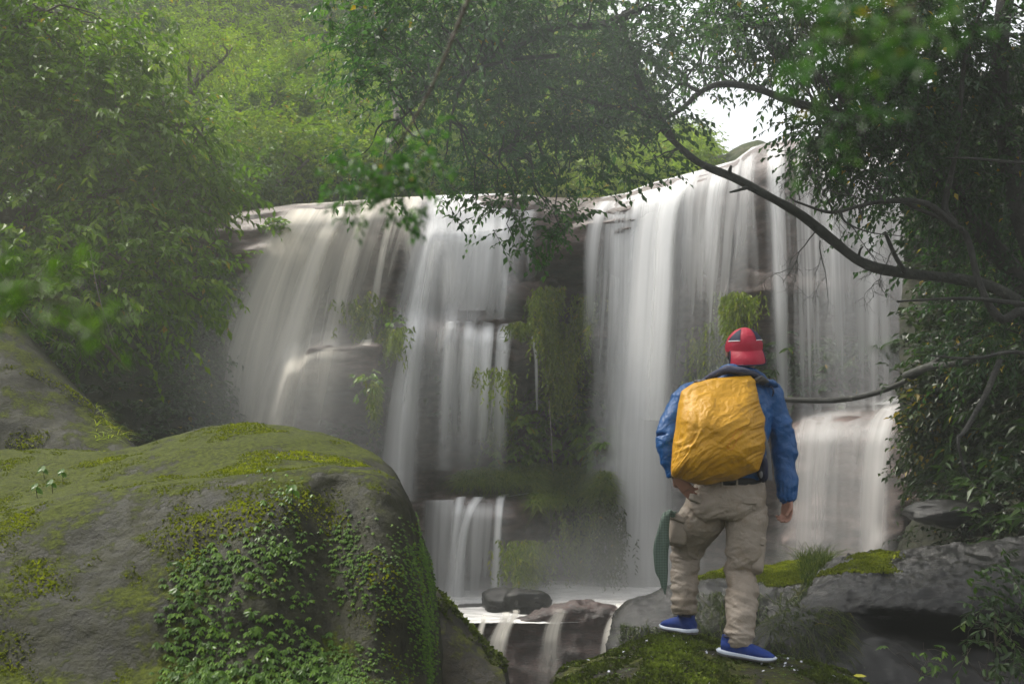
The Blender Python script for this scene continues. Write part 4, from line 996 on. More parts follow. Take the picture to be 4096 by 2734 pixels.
shrub_on_cliff(560, 396, 30, 14, 30, M['leaf_shrub'], 'small lit leaves under the hanging fern curtain', 625, L=.12)
shrub_on_cliff(348, 436, 24, 10, 30, M['leaf_dark'], 'dim little shrub between the left falls at the boulder top', 626, L=.14)
shrub_on_cliff(370, 382, 10, 8, 16, M['leaf_shrub'], 'tuft of bright leaves at the corner of the left shelf', 627, L=.12, tl=.2)
shrub_on_cliff(392, 320, 16, 9, 20, M['leaf_shrub'], 'few lit leaves between the thin and thick left streams', 628, L=.11, tl=.2)
shrub_on_cliff(720, 375, 40, 30, 70, M['leaf_dark'], 'dim leafy shrub in the mist left of the cap', 629, L=.17)
shrub_on_cliff(800, 365, 60, 26, 120, M['leaf_dark'], 'dim leafy growth behind the thin falls right of the cap', 630, L=.15)
shrub_on_cliff(860, 350, 55, 8, 70, M['leaf_dark'], 'row of round leaves trailing along the rock right of the cap', 631, L=.13, palm=False, tl=.2, asp=.4)
shrub_on_cliff(470, 400, 30, 30, 40, M['leaf_dark'], 'dim leaves behind the veil in the middle of the cliff', 632, L=.13)
shrub_on_cliff(277, 224, 9, 5, 26, M['leaf_shrub'], 'tiny bush on the bare rock at the edge of the first waterfall', 633, L=.09, tl=.12, off=.3)

def grass(C0, n_out, mat, label, name='grass', h=.4, w=.006, seed=0, droop=.5, dirb=(0, -.1, 1), spread=.5, kind='stuff', cat='grass', parent=None, top=True):
    g = np.random.default_rng(seed); n = len(C0); K = 5; s = np.linspace(0, 1, K)[None, :, None]
    D = nrm(np.asarray(dirb) + g.normal(size=(n, 3)) * spread); hh = h * g.uniform(.4, 1.2, n)
    P = C0[:, None] + D[:, None] * s * hh[:, None, None] + np.stack([D[:, 0], D[:, 1], -np.ones(n)], -1)[:, None] * s ** 2 * (hh * droop * .6)[:, None, None]
    sd = nrm(np.cross(D, V3(0, 0, 1) + .3 * g.normal(size=(n, 3))))[:, None] * (w * (1 - s * .92))
    V = np.stack([P - sd, P + sd], 2).reshape(n, -1, 3)
    f = np.array([[2 * i, 2 * i + 1, 2 * i + 3, 2 * i + 2] for i in range(K - 1)])
    F_ = (f[None] + (np.arange(n) * 2 * K)[:, None, None]).reshape(-1, 4)
    rv = np.repeat(np.clip(g.uniform(0, .95, n), 0, .96), 2 * K)
    mb = MB(); mb.add(V.reshape(-1, 3), F_, rv); b = C0.mean(0)
    return link(name, mb.data(name, mat, b, False), parent, label=label, cat=cat, kind=kind, loc=None if parent else b)
g = np.random.default_rng(5)
def on_cliff(px0, px1, py0, py1, n, off=.05):
    x = g.uniform(px0, px1, n); y = g.uniform(py0, py1, n); return at(x, y, cliffY(x, y) - off * g.uniform(0, 1, n))
C0 = np.concatenate([on_cliff(455, 540, 462, 484, 9000, .5), on_cliff(530, 612, 462, 505, 11000, .5)])
x_, y_ = proj(C0); cut = y_ > 463 + 12 * np.abs((x_ - 535) / 80) ** 2; C0 = C0[cut]
grass(C0, 0, M['grass_mound'], 'soft pale green grassy mound under the shrubs in the centre', h=.24, w=.009, seed=71, dirb=(0, -.7, .7), droop=1.3)
x = g.uniform(515, 605, 2600); C0 = at(x, lip(x) - 1, 0 * x + lipY(x) + 2.0 + g.uniform(0, 1.5, 2600)); C0[:, 2] = at(x, lip(x), lipY(x) + 1.2)[:, 2] + .05
grass(C0, 0, M['grass_bright'], 'tall yellow-green grass growing behind the bare rock lip', h=.85, w=.012, seed=72, droop=.5, spread=.3)

# ---- cover on the boulders
def pick(G, N, cond, n, g, w=None):
    H = G.reshape(-1, 3); Nn = N.reshape(-1, 3); px, py = proj(H)
    c = cond(px, py, H, Nn) * 1.0; 
    # weight by cell area
    A0 = np.linalg.norm(np.cross(np.gradient(G, axis=0), np.gradient(G, axis=1)), axis=-1).ravel(); c = c * A0
    ii = g.choice(len(H), n, p=c / c.sum()); j = G.shape[1]
    e1 = np.gradient(G, axis=0).reshape(-1, 3)[ii]; e2 = np.gradient(G, axis=1).reshape(-1, 3)[ii]
    P = H[ii] + e1 * g.uniform(-.5, .5, (n, 1)) + e2 * g.uniform(-.5, .5, (n, 1)); return P, Nn[ii]
def moss_cover(G, N, o, cond, n, mat, seed, h=.018, w=.006, clump=6.0, thr=.05, name='moss'):
    g = np.random.default_rng(seed)
    P, Nn = pick(G, N, cond, n, g); k = fbm(P * clump * .5, 4, seed) + .35 * Nn[:, 2] ; s = k > thr; P, Nn, k = P[s], Nn[s], k[s]
    # tufts of three small faces
    n = len(P); A_ = nrm(Nn * .6 + rdir(n, g) * .8); hh = h * g.uniform(.5, 1.4, n) * (1 + np.clip(k - thr, 0, .6))
    mb = MB(); b = np.array(o.location)
    add_leaves(mb, P - Nn * .003, A_, rdir(n, g), hh, hh * .45, np.clip(.2 + .5 * k + g.normal(0, .13, n), 0, .9))
    link(name, mb.data(name, mat, b, False), o, kind='stuff')
N1, N2, N3, N4, N5, N6, N7 = [n_ if n_[..., 2].mean() > 0 else -n_ for n_ in (N1, N2, N3, N4, N5, N6, N7)]
moss_cover(G1, N1, b1, lambda x, y, H, N: ((x > -20) & (x < 445) & (y < 700)) * np.clip(N[:, 2] * 1.3 - .1, 0, 1), 120000, M['moss'], 1, h=.008, thr=.45, clump=8)
moss_cover(G2, N2, b2, lambda x, y, H, N: (x > -20) & (x < 150) & (N[:, 2] > .1), 40000, M['moss'], 2, h=.014, thr=.5, clump=6)
moss_cover(G3, N3, b3, lambda x, y, H, N: (N[:, 2] > .35), 9000, M['moss_dark'], 3, h=.02, thr=.15)
moss_cover(G4, N4, b4, lambda x, y, H, N: (y < 720) & (x > 500), 70000, M['moss_dark'], 4, h=.012, thr=.1, clump=14)
moss_cover(G6, N6, b6, lambda x, y, H, N: ((x > 815) & (y < 571 + 8 * vn(H * 4, 2))) * (1 - ss(x + 14 * vn(H * 5, 3), 868, 900)), 60000, M['moss'], 6, h=.013, thr=.12, clump=5)
moss_cover(G5, N5, b5, lambda x, y, H, N: (y < 583 + 9 * vn(H * 5, 6)) & (H[:, 1] < 8.9), 70000, M['moss'], 5, h=.013, thr=.12, clump=4)
# creeper on the big boulder: whorls of pointed leaves
def whorls(P, N, g, L, mb, K=5, tilt=.3, drp=.6):
    n = len(P); up = V3(0, 0, 1); ctr = P + N * L[:, None] * .55
    a = g.uniform(0, 2 * np.pi, (n, 1)) + np.linspace(0, 2 * np.pi, K, endpoint=False)[None]
    t1 = nrm(np.cross(N * .5 + up, V3(.1, 1, 0))); t2 = nrm(np.cross(nrm(N * .5 + up), t1))
    Ax = nrm(t1[:, None] * np.cos(a)[..., None] + t2[:, None] * np.sin(a)[..., None] - up * drp)
    Nn = nrm(np.broadcast_to((N * .4 + up)[:, None], Ax.shape) + .15 * g.normal(size=Ax.shape))
    Lv = np.repeat(L[:, None], K, 1) * g.uniform(.75, 1.15, (n, K)); rv = np.clip(np.repeat(g.uniform(.05, .8, (n, 1)), K, 1) + g.normal(0, .08, (n, K)), 0, .96)
    add_leaves(mb, np.repeat(ctr[:, None], K, 1).reshape(-1, 3), Ax.reshape(-1, 3), Nn.reshape(-1, 3), Lv.ravel(), Lv.ravel() * .24, rv.ravel(), hi=True)
g = np.random.default_rng(12)
def ivy_d(x, y, H, N):
    a = ss(y, 505 + 45 * ss(250 - x, 0, 90), 560 + 30 * ss(250 - x, 0, 90)) * ss(x, 150 + (683 - y) * .05, 190) * (1 - ss(x, 425, 440))
    k = vn(H * 3.2, 8) + .5 * vn(H * 9, 9)
    hole = 1 - .8 * np.exp(-((x - 318) / 18) ** 2 - ((y - 560) / 45) ** 2) - .6 * np.exp(-((x - 380) / 20) ** 2 - ((y - 520) / 30) ** 2)
    line = .6 * np.exp(-((x - 283) / 22) ** 2 - ((y - 545) / 45) ** 2)
    return np.clip((a + line) * (.55 + .7 * k) * hole, 0, 2) * (y < 720) / H[:, 1] ** 2 * np.where(x > 330, 2.2, 1)
P, Nn = pick(G1, N1, ivy_d, 9000, g)
mb = MB(); sz = .020 * g.uniform(.5, 1.15, len(P)) * (1 - .45 * ss(proj(P)[0], 280, 400)); whorls(P, Nn, g, sz, mb)
bI = P.mean(0); cre = empty('creeper', bI, 'fresh green creeper with pointed leaf whorls spreading over the big mossy boulder', 'plant')
link('foliage', mb.data('foliage', M['leaf_ivy'], bI, False), cre, kind='stuff')
# the largest sprigs, each on its own
protos = []
for k in range(5):
    m_ = MB(); whorls(np.zeros((1, 3)), np.array([[0, -.8, .6]]), g, np.array([.036]), m_, K=6); protos.append(m_.data('sprig', M['leaf_ivy'], smooth=False))
P, Nn = pick(G1, N1, lambda x, y, H, N: ivy_d(x, y, H, N) * (x < 330) * (y > 540), 150, g)
for k in range(150):
    o = link('sprig', protos[k % 5], cre); o.location = P[k] + Nn[k] * .02 - bI; s = g.uniform(.4, .85); o.scale = (s, s, s); o.rotation_euler = (g.normal(0, .2), g.normal(0, .2), g.uniform(-.9, .9))
# seedlings with pale leaves
def seedling(px, py, label, k, L=.045):
    gg = np.random.default_rng(k); H = G1.reshape(-1, 3); x, y = proj(H); front = N1.reshape(-1, 3)[:, 1] < .4
    i = np.argmin((x - px) ** 2 + (y - py) ** 2 + 1e6 * ~front); p = H[i]
    e = empty('seedling', p, label, 'plant'); st = MB(); V, F_ = tube(np.array([[0, 0, -.01], [0, -.01, .04], [.005, -.02, .07]]), .0018, 5); st.add(V, F_); link('stem', st.data('stem', M['twig']), e)
    for j in range(5):
        m_ = MB(); a = j * 1.256 + gg.uniform(0, .5)
        add_leaves(m_, V3(0.003, -.018, .05 + .005 * j)[None], V3(math.cos(a), math.sin(a) - .5, -.9)[None], V3(0, -.8, .6)[None], np.array([L * gg.uniform(.7, 1.1)]), np.array([L * .26]), np.array([.35]), hi=True)
        link('leaf', m_.data('leaf', M['leaf_ivy'], smooth=False), e)
for k, (x, y, lb) in enumerate([(44, 478, 'pale seedling highest on the left shoulder of the big boulder'), (36, 497, 'pale seedling lower left of three on the big boulder shoulder'),
                                (54, 492, 'pale seedling at the right of the small group on the boulder shoulder'), (62, 482, 'small pale seedling nearest the mossy ridge'),
                                (293, 502, 'single small sprig in the dark cleft under the boulder crest')]): seedling(x, y, lb, k)
# grasses on the rocks near the walker
g = np.random.default_rng(15)
def tuft(G, N, cond, n, label, seed, mat='grass', **kw):
    P, _ = pick(G, N, cond, n, np.random.default_rng(seed)); grass(P, 0, M[mat], label, seed=seed, **kw)
box = lambda a, b, c, d: (lambda x, y, H, N: (x > a) & (x < b) & (y > c) & (y < d))
tuft(G5, N5, box(690, 745, 590, 650), 900, 'green grass hanging on the dark rock between the walker\'s shins', 81, h=.14, w=.003, dirb=(0, -.8, .3), droop=1.6)
tuft(G5, N5, box(620, 660, 625, 665), 900, 'olive grass on the rock left of the walker\'s raised shoe', 82, h=.12, w=.004, dirb=(0, -.6, .6), droop=1)
tuft(G5, N5, box(740, 812, 588, 640), 600, 'sparse grass hanging in the shade right of the walker\'s calf', 83, h=.13, w=.004, dirb=(0, -.8, .2), droop=1.6)
tuft(G5, N5, box(800, 832, 560, 620), 1300, 'tall wispy grass clump between the dark rock and the wet slab', 84, h=.34, w=.003, dirb=(0, -.2, 1), spread=.45, droop=.8)
tuft(G5, N5, box(803, 835, 570, 630), 900, 'brownish grass hanging below the wispy clump', 85, h=.22, w=.003, dirb=(0, -.8, -.1), droop=1.6)
tuft(G7, N7, box(766, 850, 606, 660), 1700, 'drooping olive grass on the low shelf right of the walker\'s shoe', 86, h=.13, w=.0025, dirb=(0, -.7, .4), droop=1.8)
tuft(G2, N2, box(95, 140, 400, 440), 160, 'small tuft of grass on the edge of the tall left boulder', 87, 'grass_bright', h=.14, w=.004, dirb=(.4, -.2, .8), droop=1.2)
shrub_on_cliff(995, 600, 28, 45, 44, M['leaf_dark'], 'fern-like plant with small lit leaves at the lower right corner', 641, L=.05, K=8, tl=.13, off=.1, palm=False, Y=5.0, tr=.0015)
shrub_on_cliff(920, 655, 34, 18, 14, M['leaf_ivy'], 'tiny scattered sprigs in the dark under the long slab', 642, L=.045, K=5, tl=.07, off=.1, Y=5.3, tr=.0012)
shrub_on_cliff(985, 650, 34, 30, 20, M['leaf_dark'], 'dim drooping fern beside the lower right corner', 643, L=.06, K=7, tl=.16, off=.15, Y=5.2, palm=False, tr=.0015)
# petals and fallen leaf on the walker's rock
P, Nn = pick(G4, N4, lambda x, y, H, N: (y < 700) & (x > 560) & (x < 860) & (N[:, 2] > .1), 130, g)
t = NT('white_petal'); M['petal'] = t.done(t.bsdf((.62, .62, .70), .6))
pm = []
for k in range(4):
    m_ = MB()
    for a in np.arange(5) * 1.2566:
        add_leaves(m_, np.zeros((1, 3)), V3(math.cos(a), math.sin(a), .15)[None], V3(0, 0, 1)[None], np.array([.007 + .001 * k]), np.array([.0033]), np.array([0.5]))
    pm.append(m_.data('petal', M['petal'], smooth=False))
for k in range(130):
    o = link('fallen_petal', pm[k % 4], label='tiny white fallen blossom on the mossy rock under the walker', cat='blossom', group='white blossoms scattered on the walker\'s rock')
    o.location = P[k] + Nn[k] * .006; o.rotation_euler = (g.normal(0, .5), g.normal(0, .5), g.uniform(0, 6))
mb = MB(); P, Nn = pick(G4, N4, lambda x, y, H, N: (y < 700) & (x > 555) & (x < 880), 1500, g); whorls(P, Nn, g, .010 * g.uniform(.5, 1.3, 1500), mb, K=3, drp=.1)
link('ground_cover', mb.data('ground_cover', M['leaf_ivy'], P.mean(0), False), label='tiny bright green sprouts dotted over the walker\'s mossy rock', cat='sprouts', kind='stuff', loc=P.mean(0))
t = NT('yellow_leaf'); M['yleaf'] = t.done(t.bsdf((.45, .42, .03), .5))
m_ = MB(); add_leaves(m_, np.zeros((1, 3)), V3(1, 0, .1)[None], V3(0, -.4, 1)[None], np.array([.07]), np.array([.017]), np.array([.5]), hi=True)
i = np.argmin(np.hypot(proj(G4)[0] - 852, proj(G4)[1] - 678).ravel()); link('fallen_leaf', m_.data('fallen_leaf', M['yleaf']), label='single yellow fallen leaf at the right end of the walker\'s rock', cat='leaf', loc=G4.reshape(-1, 3)[i] + V3(0, -.02, .02))
# vines: thin stems over the cliff
def vine(pts, r, label, mat='twig', name='vine', leaves=0, seed=0):
    tb = MB(); limb(tb, [at(*p) for p in pts], r, r * .6, n=12 * len(pts), sides=6, seed=seed); b = at(*pts[0])
    link(name, tb.data(name, M[mat], b), label=label, cat='vine', loc=b)
vine([(549, 400, 16.9), (551, 430, 16.6), (553, 470, 16.2)], .008, 'pale vine stem hanging straight down in the centre of the cliff', 'bark_pale')
vine([(780, 399, 10.9), (830, 400, 10.6), (870, 394, 10.4), (910, 378, 10.0), (960, 345, 9.6), (1000, 330, 9.2)], .035, 'long dark liana sagging across above the low waterfall', 'bark_dark')
vine([(905, 375, 9.9), (930, 366, 9.4), (958, 363, 9.0), (1000, 352, 8.6)], .04, 'knotted root along the top of the rock right of the low waterfall', 'bark')
vine([(-20, 230, 9.5), (15, 300, 9.4), (40, 330, 9.4), (70, 350, 9.4)], .005, 'thin bare vine looping down at the far left', 'bark_pale')
vine([(90, 250, 9.6), (100, 300, 9.5), (115, 345, 9.5), (122, 362, 9.5)], .005, 'thin pale hanging stem in front of the left hollow', 'bark_pale')
# ================================================================== THE WALKER
pt = lambda x, y, Y=5.3: at(x, y, Y)
def fold(V, N, amp, fx, fz, seed, zc=None, ax=None, warp=.25):
    """cloth folds: ridges stretched across the limb"""
    Q = V * np.array([fx, fx, fz]) if ax is None else np.stack([V @ np.asarray(ax[0]) * fx, V @ np.asarray(ax[1]) * fz, V[:, 1] * fx], -1)
    Q = Q + warp * 6 * np.stack([vn(V * 9, seed), vn(V * 9, seed + 1), vn(V * 9, seed + 2)], -1) * .35
    return V + N * (amp * (ridged(Q, 2, seed) - .2))[:, None] if np.isscalar(amp) else V + N * (amp * (ridged(Q, 2, seed) - .2))[:, None]

def cm(name, c, rough=.7, **k): M[name] = cloth_mat(name, c, rough=rough, **k)
cm('skin', (.25, .12, .085), .5, c2=(.33, .17, .12), weave=200, bump=.1, spec=.35)
cm('jacket_blue', (.002, .050, .17), .36, c2=(.004, .075, .24), crease=.5, spec=.35)
cm('trouser_beige', (.22, .18, .14), .6, c2=(.30, .255, .21), crease=.5, soil=(.20, .14, .085))
cm('cover_orange', (.40, .195, .003), .5, c2=(.52, .265, .005), crease=.3, spec=.35, weave=600)
cm('seam_orange', (.45, .15, .01), .5)
cm('cap_red', (.30, .006, .026), .55, c2=(.37, .009, .036), crease=.2)
cm('navy', (.010, .012, .035), .7)
cm('white_piping', (.75, .75, .78), .5)
cm('grey_lining', (.045, .048, .075), .85, crease=.5)
cm('strap_grey', (.10, .10, .105), .7)
cm('belt_black', (.012, .012, .014), .5)
cm('hair_black', (.010, .008, .007), .5, weave=90, bump=1)
cm('shoe_blue', (.004, .024, .14), .75, c2=(.008, .036, .21), weave=500, bump=1.0)
cm('sole_white', (.46, .50, .58), .6)
cm('pocket_beige', (.23, .19, .15), .7, c2=(.30, .255, .21), crease=.2)
def tubeshape(pts, rx, ry=None, n=40, sides=24, ref=(1, 0, 0)):
    P = cr(np.array(pts), n); t = np.linspace(0, 1, n); k = np.linspace(0, 1, len(rx))
    r1 = np.interp(t, k, rx); r2 = r1 if ry is None else np.interp(t, k, ry)
    return tube(P, r1, sides, True, ref, r2)

root_loc = pt(722, 640)
walker = empty('person', root_loc, 'person seen from behind in blue jacket, beige cargo trousers and red cap, hand on hip', 'person')
def wear(name, V, F_, mat, parent=walker, label=None, smooth=True):
    o = link(name, mesh_data(name, np.asarray(V) - root_loc, F_, M[mat], smooth=smooth), parent, label=label); return o

# joints
SL, EL, WL = pt(690, 398, 5.33), pt(667, 438, 5.24), pt(677, 476, 5.22)
SR, ER, WR = pt(769, 393, 5.33), pt(784, 444, 5.34), pt(787, 497, 5.30)
HL, KL, AL = pt(708, 505, 5.34), pt(687, 548, 5.56), pt(684, 614, 5.47)
HR, KR, AR = pt(744, 505, 5.32), pt(741, 572, 5.32), pt(739, 642, 5.13)

def hand(w, d, pn, thumbside, curl, th=(.5, .9), sc=1.0):
    """palm and five fingers; d pointing direction, pn palm normal (fingers curl toward it)"""
    d = nrm(V3(*d)); pn = nrm(V3(*pn) - d * np.dot(V3(*pn), d)); s = np.cross(d, pn) * thumbside; sh = []
    P = [w - d * .05, w, w + d * .035 * sc, w + d * .075 * sc, w + d * .092 * sc]
    sh.append(tube(cr(np.array(P), 14), np.interp(np.linspace(0, 1, 14), [0, .35, .6, .9, 1], np.array([.027, .028, .037, .041, .036]) * sc), 14, True, s, np.interp(np.linspace(0, 1, 14), [0, .4, 1], np.array([.023, .018, .012]) * sc)))
    for i, (off, L) in enumerate([(.030, .072), (.010, .080), (-.010, .074), (-.029, .058)]):
        p = w + d * .080 * sc + s * off * sc; Q = [p - d * .02, p]; a = 0
        for j, f in enumerate((.45, .32, .25)):
            a += curl[i] * (.75, 1.1, .8)[j]; q = d * math.cos(a) + pn * math.sin(a) + s * off * .6
            Q.append(Q[-1] + nrm(q) * L * f * sc)
        sh.append(tube(cr(np.array(Q), 16), np.linspace(.0095, .0072, 16) * sc, 10))
    p = w + d * .022 * sc + s * .026 * sc; q1 = nrm(d * .75 + s * th[0] + pn * .35); q2 = nrm(d * th[1] + pn * .6 - s * .1)
    Q = [p - d * .012, p, p + q1 * .036 * sc, p + q1 * .036 * sc + q2 * .034 * sc, p + q1 * .036 * sc + q2 * .055 * sc]
    sh.append(tube(cr(np.array(Q), 16), np.linspace(.0135, .0080, 16) * sc, 10)); return sh

hc = pt(743.5, 349, 5.31)
body = [tubeshape([pt(728, 500), pt(729, 470), pt(733, 430), pt(737, 398), pt(741, 380)], [.15, .13, .15, .14, .06], [.09, .085, .10, .09, .055]),
        tubeshape([pt(741, 386, 5.32), pt(743, 370, 5.31), pt(744, 352, 5.30)], [.06, .056, .056]),
        ellipsoid(hc, (.076, .094, .112)), ellipsoid(hc + V3(0, .045, -.05), (.055, .055, .06)),
        tubeshape([hc + V3(0, .088, .02), hc + V3(0, .106, -.012), hc + V3(0, .092, -.024)], [.006, .013, .010], n=10, sides=10),
        tubeshape([hc + V3(-.022, .090, -.05), hc + V3(0, .097, -.05), hc + V3(.022, .090, -.05)], [.004, .007, .004], n=10, sides=10, ref=(0, 0, 1)),
        ellipsoid(hc + V3(-.082, .004, -.012), (.010, .020, .032)), ellipsoid(hc + V3(.078, .004, -.012), (.010, .020, .032)),
        tubeshape([SL + V3(.06, 0, 0), SL, (SL + EL) / 2, EL], [.05, .055, .048, .040]), tubeshape([EL, (EL + WL) / 2, WL], [.042, .040, .026]),
        tubeshape([SR - V3(.06, 0, 0), SR, (SR + ER) / 2, ER], [.05, .055, .048, .040]), tubeshape([ER, (ER + WR) / 2, WR], [.042, .040, .026]),
        tubeshape([HL + V3(.02, 0, .06), HL, (HL + KL) / 2, KL], [.08, .085, .075, .055]), tubeshape([KL, KL * .6 + AL * .4, AL], [.046, .042, .032]),
        tubeshape([HR + V3(-.02, 0, .06), HR, (HR + KR) / 2, KR], [.08, .085, .075, .055]), tubeshape([KR, KR * .6 + AR * .4, AR], [.046, .044, .032])]
body += hand(WL + V3(-.005, 0, .004), (.62, .05, -.75), (.45, .55, .35), -1, (.05, .1, .25, .45), th=(.9, .6))
body += hand(WR, (-.02, -.02, -1), (-.80, -.50, 0), -1, (.55, .62, .72, .85), th=(.35, .9))
V, F_, N = fuse(body, .005, 2)
skin = wear('body', V, F_, 'skin')
for sx in (-1, 1):
    V, F_ = ellipsoid(hc + V3(.03 * sx, .083, .008), (.012, .010, .010), 12, 8); wear('eye', V, F_, 'white_piping')

# trousers
tr = [tubeshape([pt(729, 480), pt(729, 492), pt(727, 506), pt(725, 517)], [.176, .190, .188, .15], [.115, .13, .13, .10]),
      ellipsoid(pt(709, 503, 5.27), (.095, .09, .085)), ellipsoid(pt(746, 503, 5.27), (.092, .09, .085)),
      tubeshape([HL + V3(-.005, 0, .03), pt(703, 517, 5.38), pt(692, 534, 5.48), KL], [.105, .120, .100, .080], [.10, .11, .10, .080]),
      tubeshape([KL, pt(685, 566, 5.54), pt(684.5, 588, 5.5), AL + V3(0, 0, .04), AL + V3(.002, 0, .012)], [.080, .064, .063, .060, .060]),
      tubeshape([HR + V3(.002, 0, .03), pt(746, 520), pt(745, 545), KR], [.098, .106, .088, .070], [.10, .105, .09, .072]),
      tubeshape([KR, pt(742, 592, 5.24), pt(741, 612, 5.18), AR + V3(0, 0, .03), AR + V3(0, 0, .0)], [.068, .071, .066, .058, .060])]
V, F_, N = fuse(tr, .006, 5)
px, py = proj(V); zz = ss(py, 525, 560) * .75 + .25; hem = np.where(px < 714, ss(py, 590, 600), ss(py, 620, 632))
V = fold(V, N, .010 * zz, 3, 13, 31, ax=((.88, 0, .45), (-.45, 0, .88)), warp=.15)
V = fold(V, N, .007 * zz, 5, 25, 33, ax=((.93, 0, -.36), (.36, 0, .93)), warp=.2)
V = fold(V, N, .003, 14, 8, 35)
V = fold(V, N, .007 * hem, 4, 36, 37, warp=.1)
# folds that run from the seat into the thigh
seat = np.exp(-((py - 515) / 14) ** 2); V = fold(V, N, .006 * seat, 6, 26, 41, ax=((.85, 0, .5), (-.5, 0, .85)))
trs = wear('trousers', V, F_, 'trouser_beige', label='beige cargo trousers bunched at the ankles')
def slab(c, w, h, d, rot=0, seed=0, mat='pocket_beige', name='pocket', parent=trs, yaw=0, p=.5, amp=.004, n=(44, 28), label=None):
    th = np.linspace(0, 2 * np.pi, n[0], endpoint=False); ph = np.linspace(.02, np.pi - .02, n[1])
    f = lambda v, e: np.sign(v) * np.abs(v) ** e
    X = f(np.sin(ph), p)[:, None] * f(np.cos(th), p); Z = f(np.cos(ph), p)[:, None] * np.ones(n[0]); Yd = f(np.sin(ph), p)[:, None] * f(np.sin(th), .9)
    V = np.stack([X * w / 2, Yd * d / 2, Z * h / 2], -1).reshape(-1, 3)
    V += (amp * ridged(V * np.array([14, 14, 22]) + seed, 2, seed))[:, None] * nrm(V * V3(1, 3, 1))
    c1, s1 = math.cos(rot), math.sin(rot); V = V @ np.array([[c1, 0, s1], [0, 1, 0], [-s1, 0, c1]])
    c1, s1 = math.cos(yaw), math.sin(yaw); V = V @ np.array([[c1, s1, 0], [-s1, c1, 0], [0, 0, 1]])
    return wear(name, V + c, grid_faces(n[1], n[0], True)[:, ::-1], mat, parent, label)
slab(pt(677.5, 530, 5.42), .105, .155, .15, -.12, 1, name='cargo_pocket', amp=.007); slab(pt(677, 517, 5.40), .098, .04, .155, -.35, 2, name='pocket_flap', amp=.006)
slab(pt(755.5, 556, 5.30), .078, .17, .15, -.12, 3, name='cargo_pocket', amp=.008); slab(pt(756, 539, 5.29), .088, .050, .155, -.3, 4, name='pocket_flap', amp=.006)
slab(pt(696.5, 498.5, 5.205), .085, .034, .035, -.35, 5, name='pocket_flap', p=.35, yaw=.5); slab(pt(747.5, 500, 5.182), .115, .030, .03, -.04, 6, name='pocket_flap', p=.35, yaw=-.25)
# belt and loops
a = np.linspace(0, 2 * np.pi, 61); ring = np.stack([.176 * np.cos(a), .117 * np.sin(a), .0 * a], -1) + pt(729, 480.5)
V, F_ = tube(ring[:-1], .006, 8, False, (0, 0, 1)); V = None
T_ = np.linspace(0, 2 * np.pi, 60, endpoint=False); pr = np.array([[0, -.019], [.006, -.019], [.006, .019], [0, .019]])
V = np.stack([((.174 + pr[:, 0])[None] * np.cos(T_)[:, None]), ((.117 + pr[:, 0])[None] * np.sin(T_)[:, None]), np.broadcast_to(pr[:, 1], (60, 4))], -1) + pt(729, 481)
f = grid_faces(61, 4, True); f = np.where(f >= 240, f - 240, f); wear('belt', V.reshape(-1, 3), f, 'belt_black')
for x in (705, 722, 737, 760): slab(pt(x, 481.5, 5.3 - .123 * math.sqrt(max(0, 1 - ((x - 729) / 35.5) ** 2)) - .002), .011, .046, .008, 0, 7, name='belt_loop', amp=0, n=(16, 10))

# jacket
jk = [tubeshape([pt(729, 479), pt(730, 465), pt(731, 440), pt(733, 415), pt(736, 397), pt(739, 384), pt(742, 374)], [.180, .178, .185, .20, .190, .145, .085], [.125, .125, .13, .135, .12, .10, .085]),
      tubeshape([SL + V3(.10, 0, .03), SL, (SL + EL) / 2 + V3(-.012, 0, 0), EL, ], [.070, .076, .066, .058]), tubeshape([EL + V3(.006, 0, .01), (EL + WL) / 2 + V3(-.01, 0, 0), WL + V3(-.005, 0, .01)], [.058, .052, .040]),
      tubeshape([SR + V3(-.10, 0, .02), SR + V3(-.02, 0, 0), (SR + ER) / 2 + V3(.004, 0, 0), ER], [.066, .074, .067, .056]), tubeshape([ER + V3(0, 0, .01), (ER + WR) / 2, WR + V3(0, 0, .02), WR + V3(0, 0, .006)], [.056, .051, .042, .037]),
      tubeshape([pt(741, 384, 5.31), pt(742, 374, 5.31), pt(743, 368.5, 5.31)], [.11, .090, .083])]
V, F_, N = fuse(jk, .006, 4); px, py = proj(V)
arm = np.maximum(ss(px, 766, 772), 1 - ss(px, 684, 690)) * .7 + .3
V = fold(V, N, .011 * arm, 2.5, 10, 51, ax=((.85, 0, .5), (-.5, 0, .85)), warp=.15)
V = fold(V, N, .0035 * arm, 4, 22, 55, ax=((.9, 0, -.4), (.4, 0, .9)), warp=.2)
cuff = np.exp(-((py - 489) / 4.5) ** 2) * (px > 772); V = V + N * (.0035 * cuff * np.sin(np.arctan2(V[:, 1] - WR[1], V[:, 0] - WR[0]) * 14))[:, None] - N * (.004 * cuff)[:, None]
jac = wear('jacket', V, F_, 'jacket_blue', label='blue waterproof jacket with gathered cuffs')
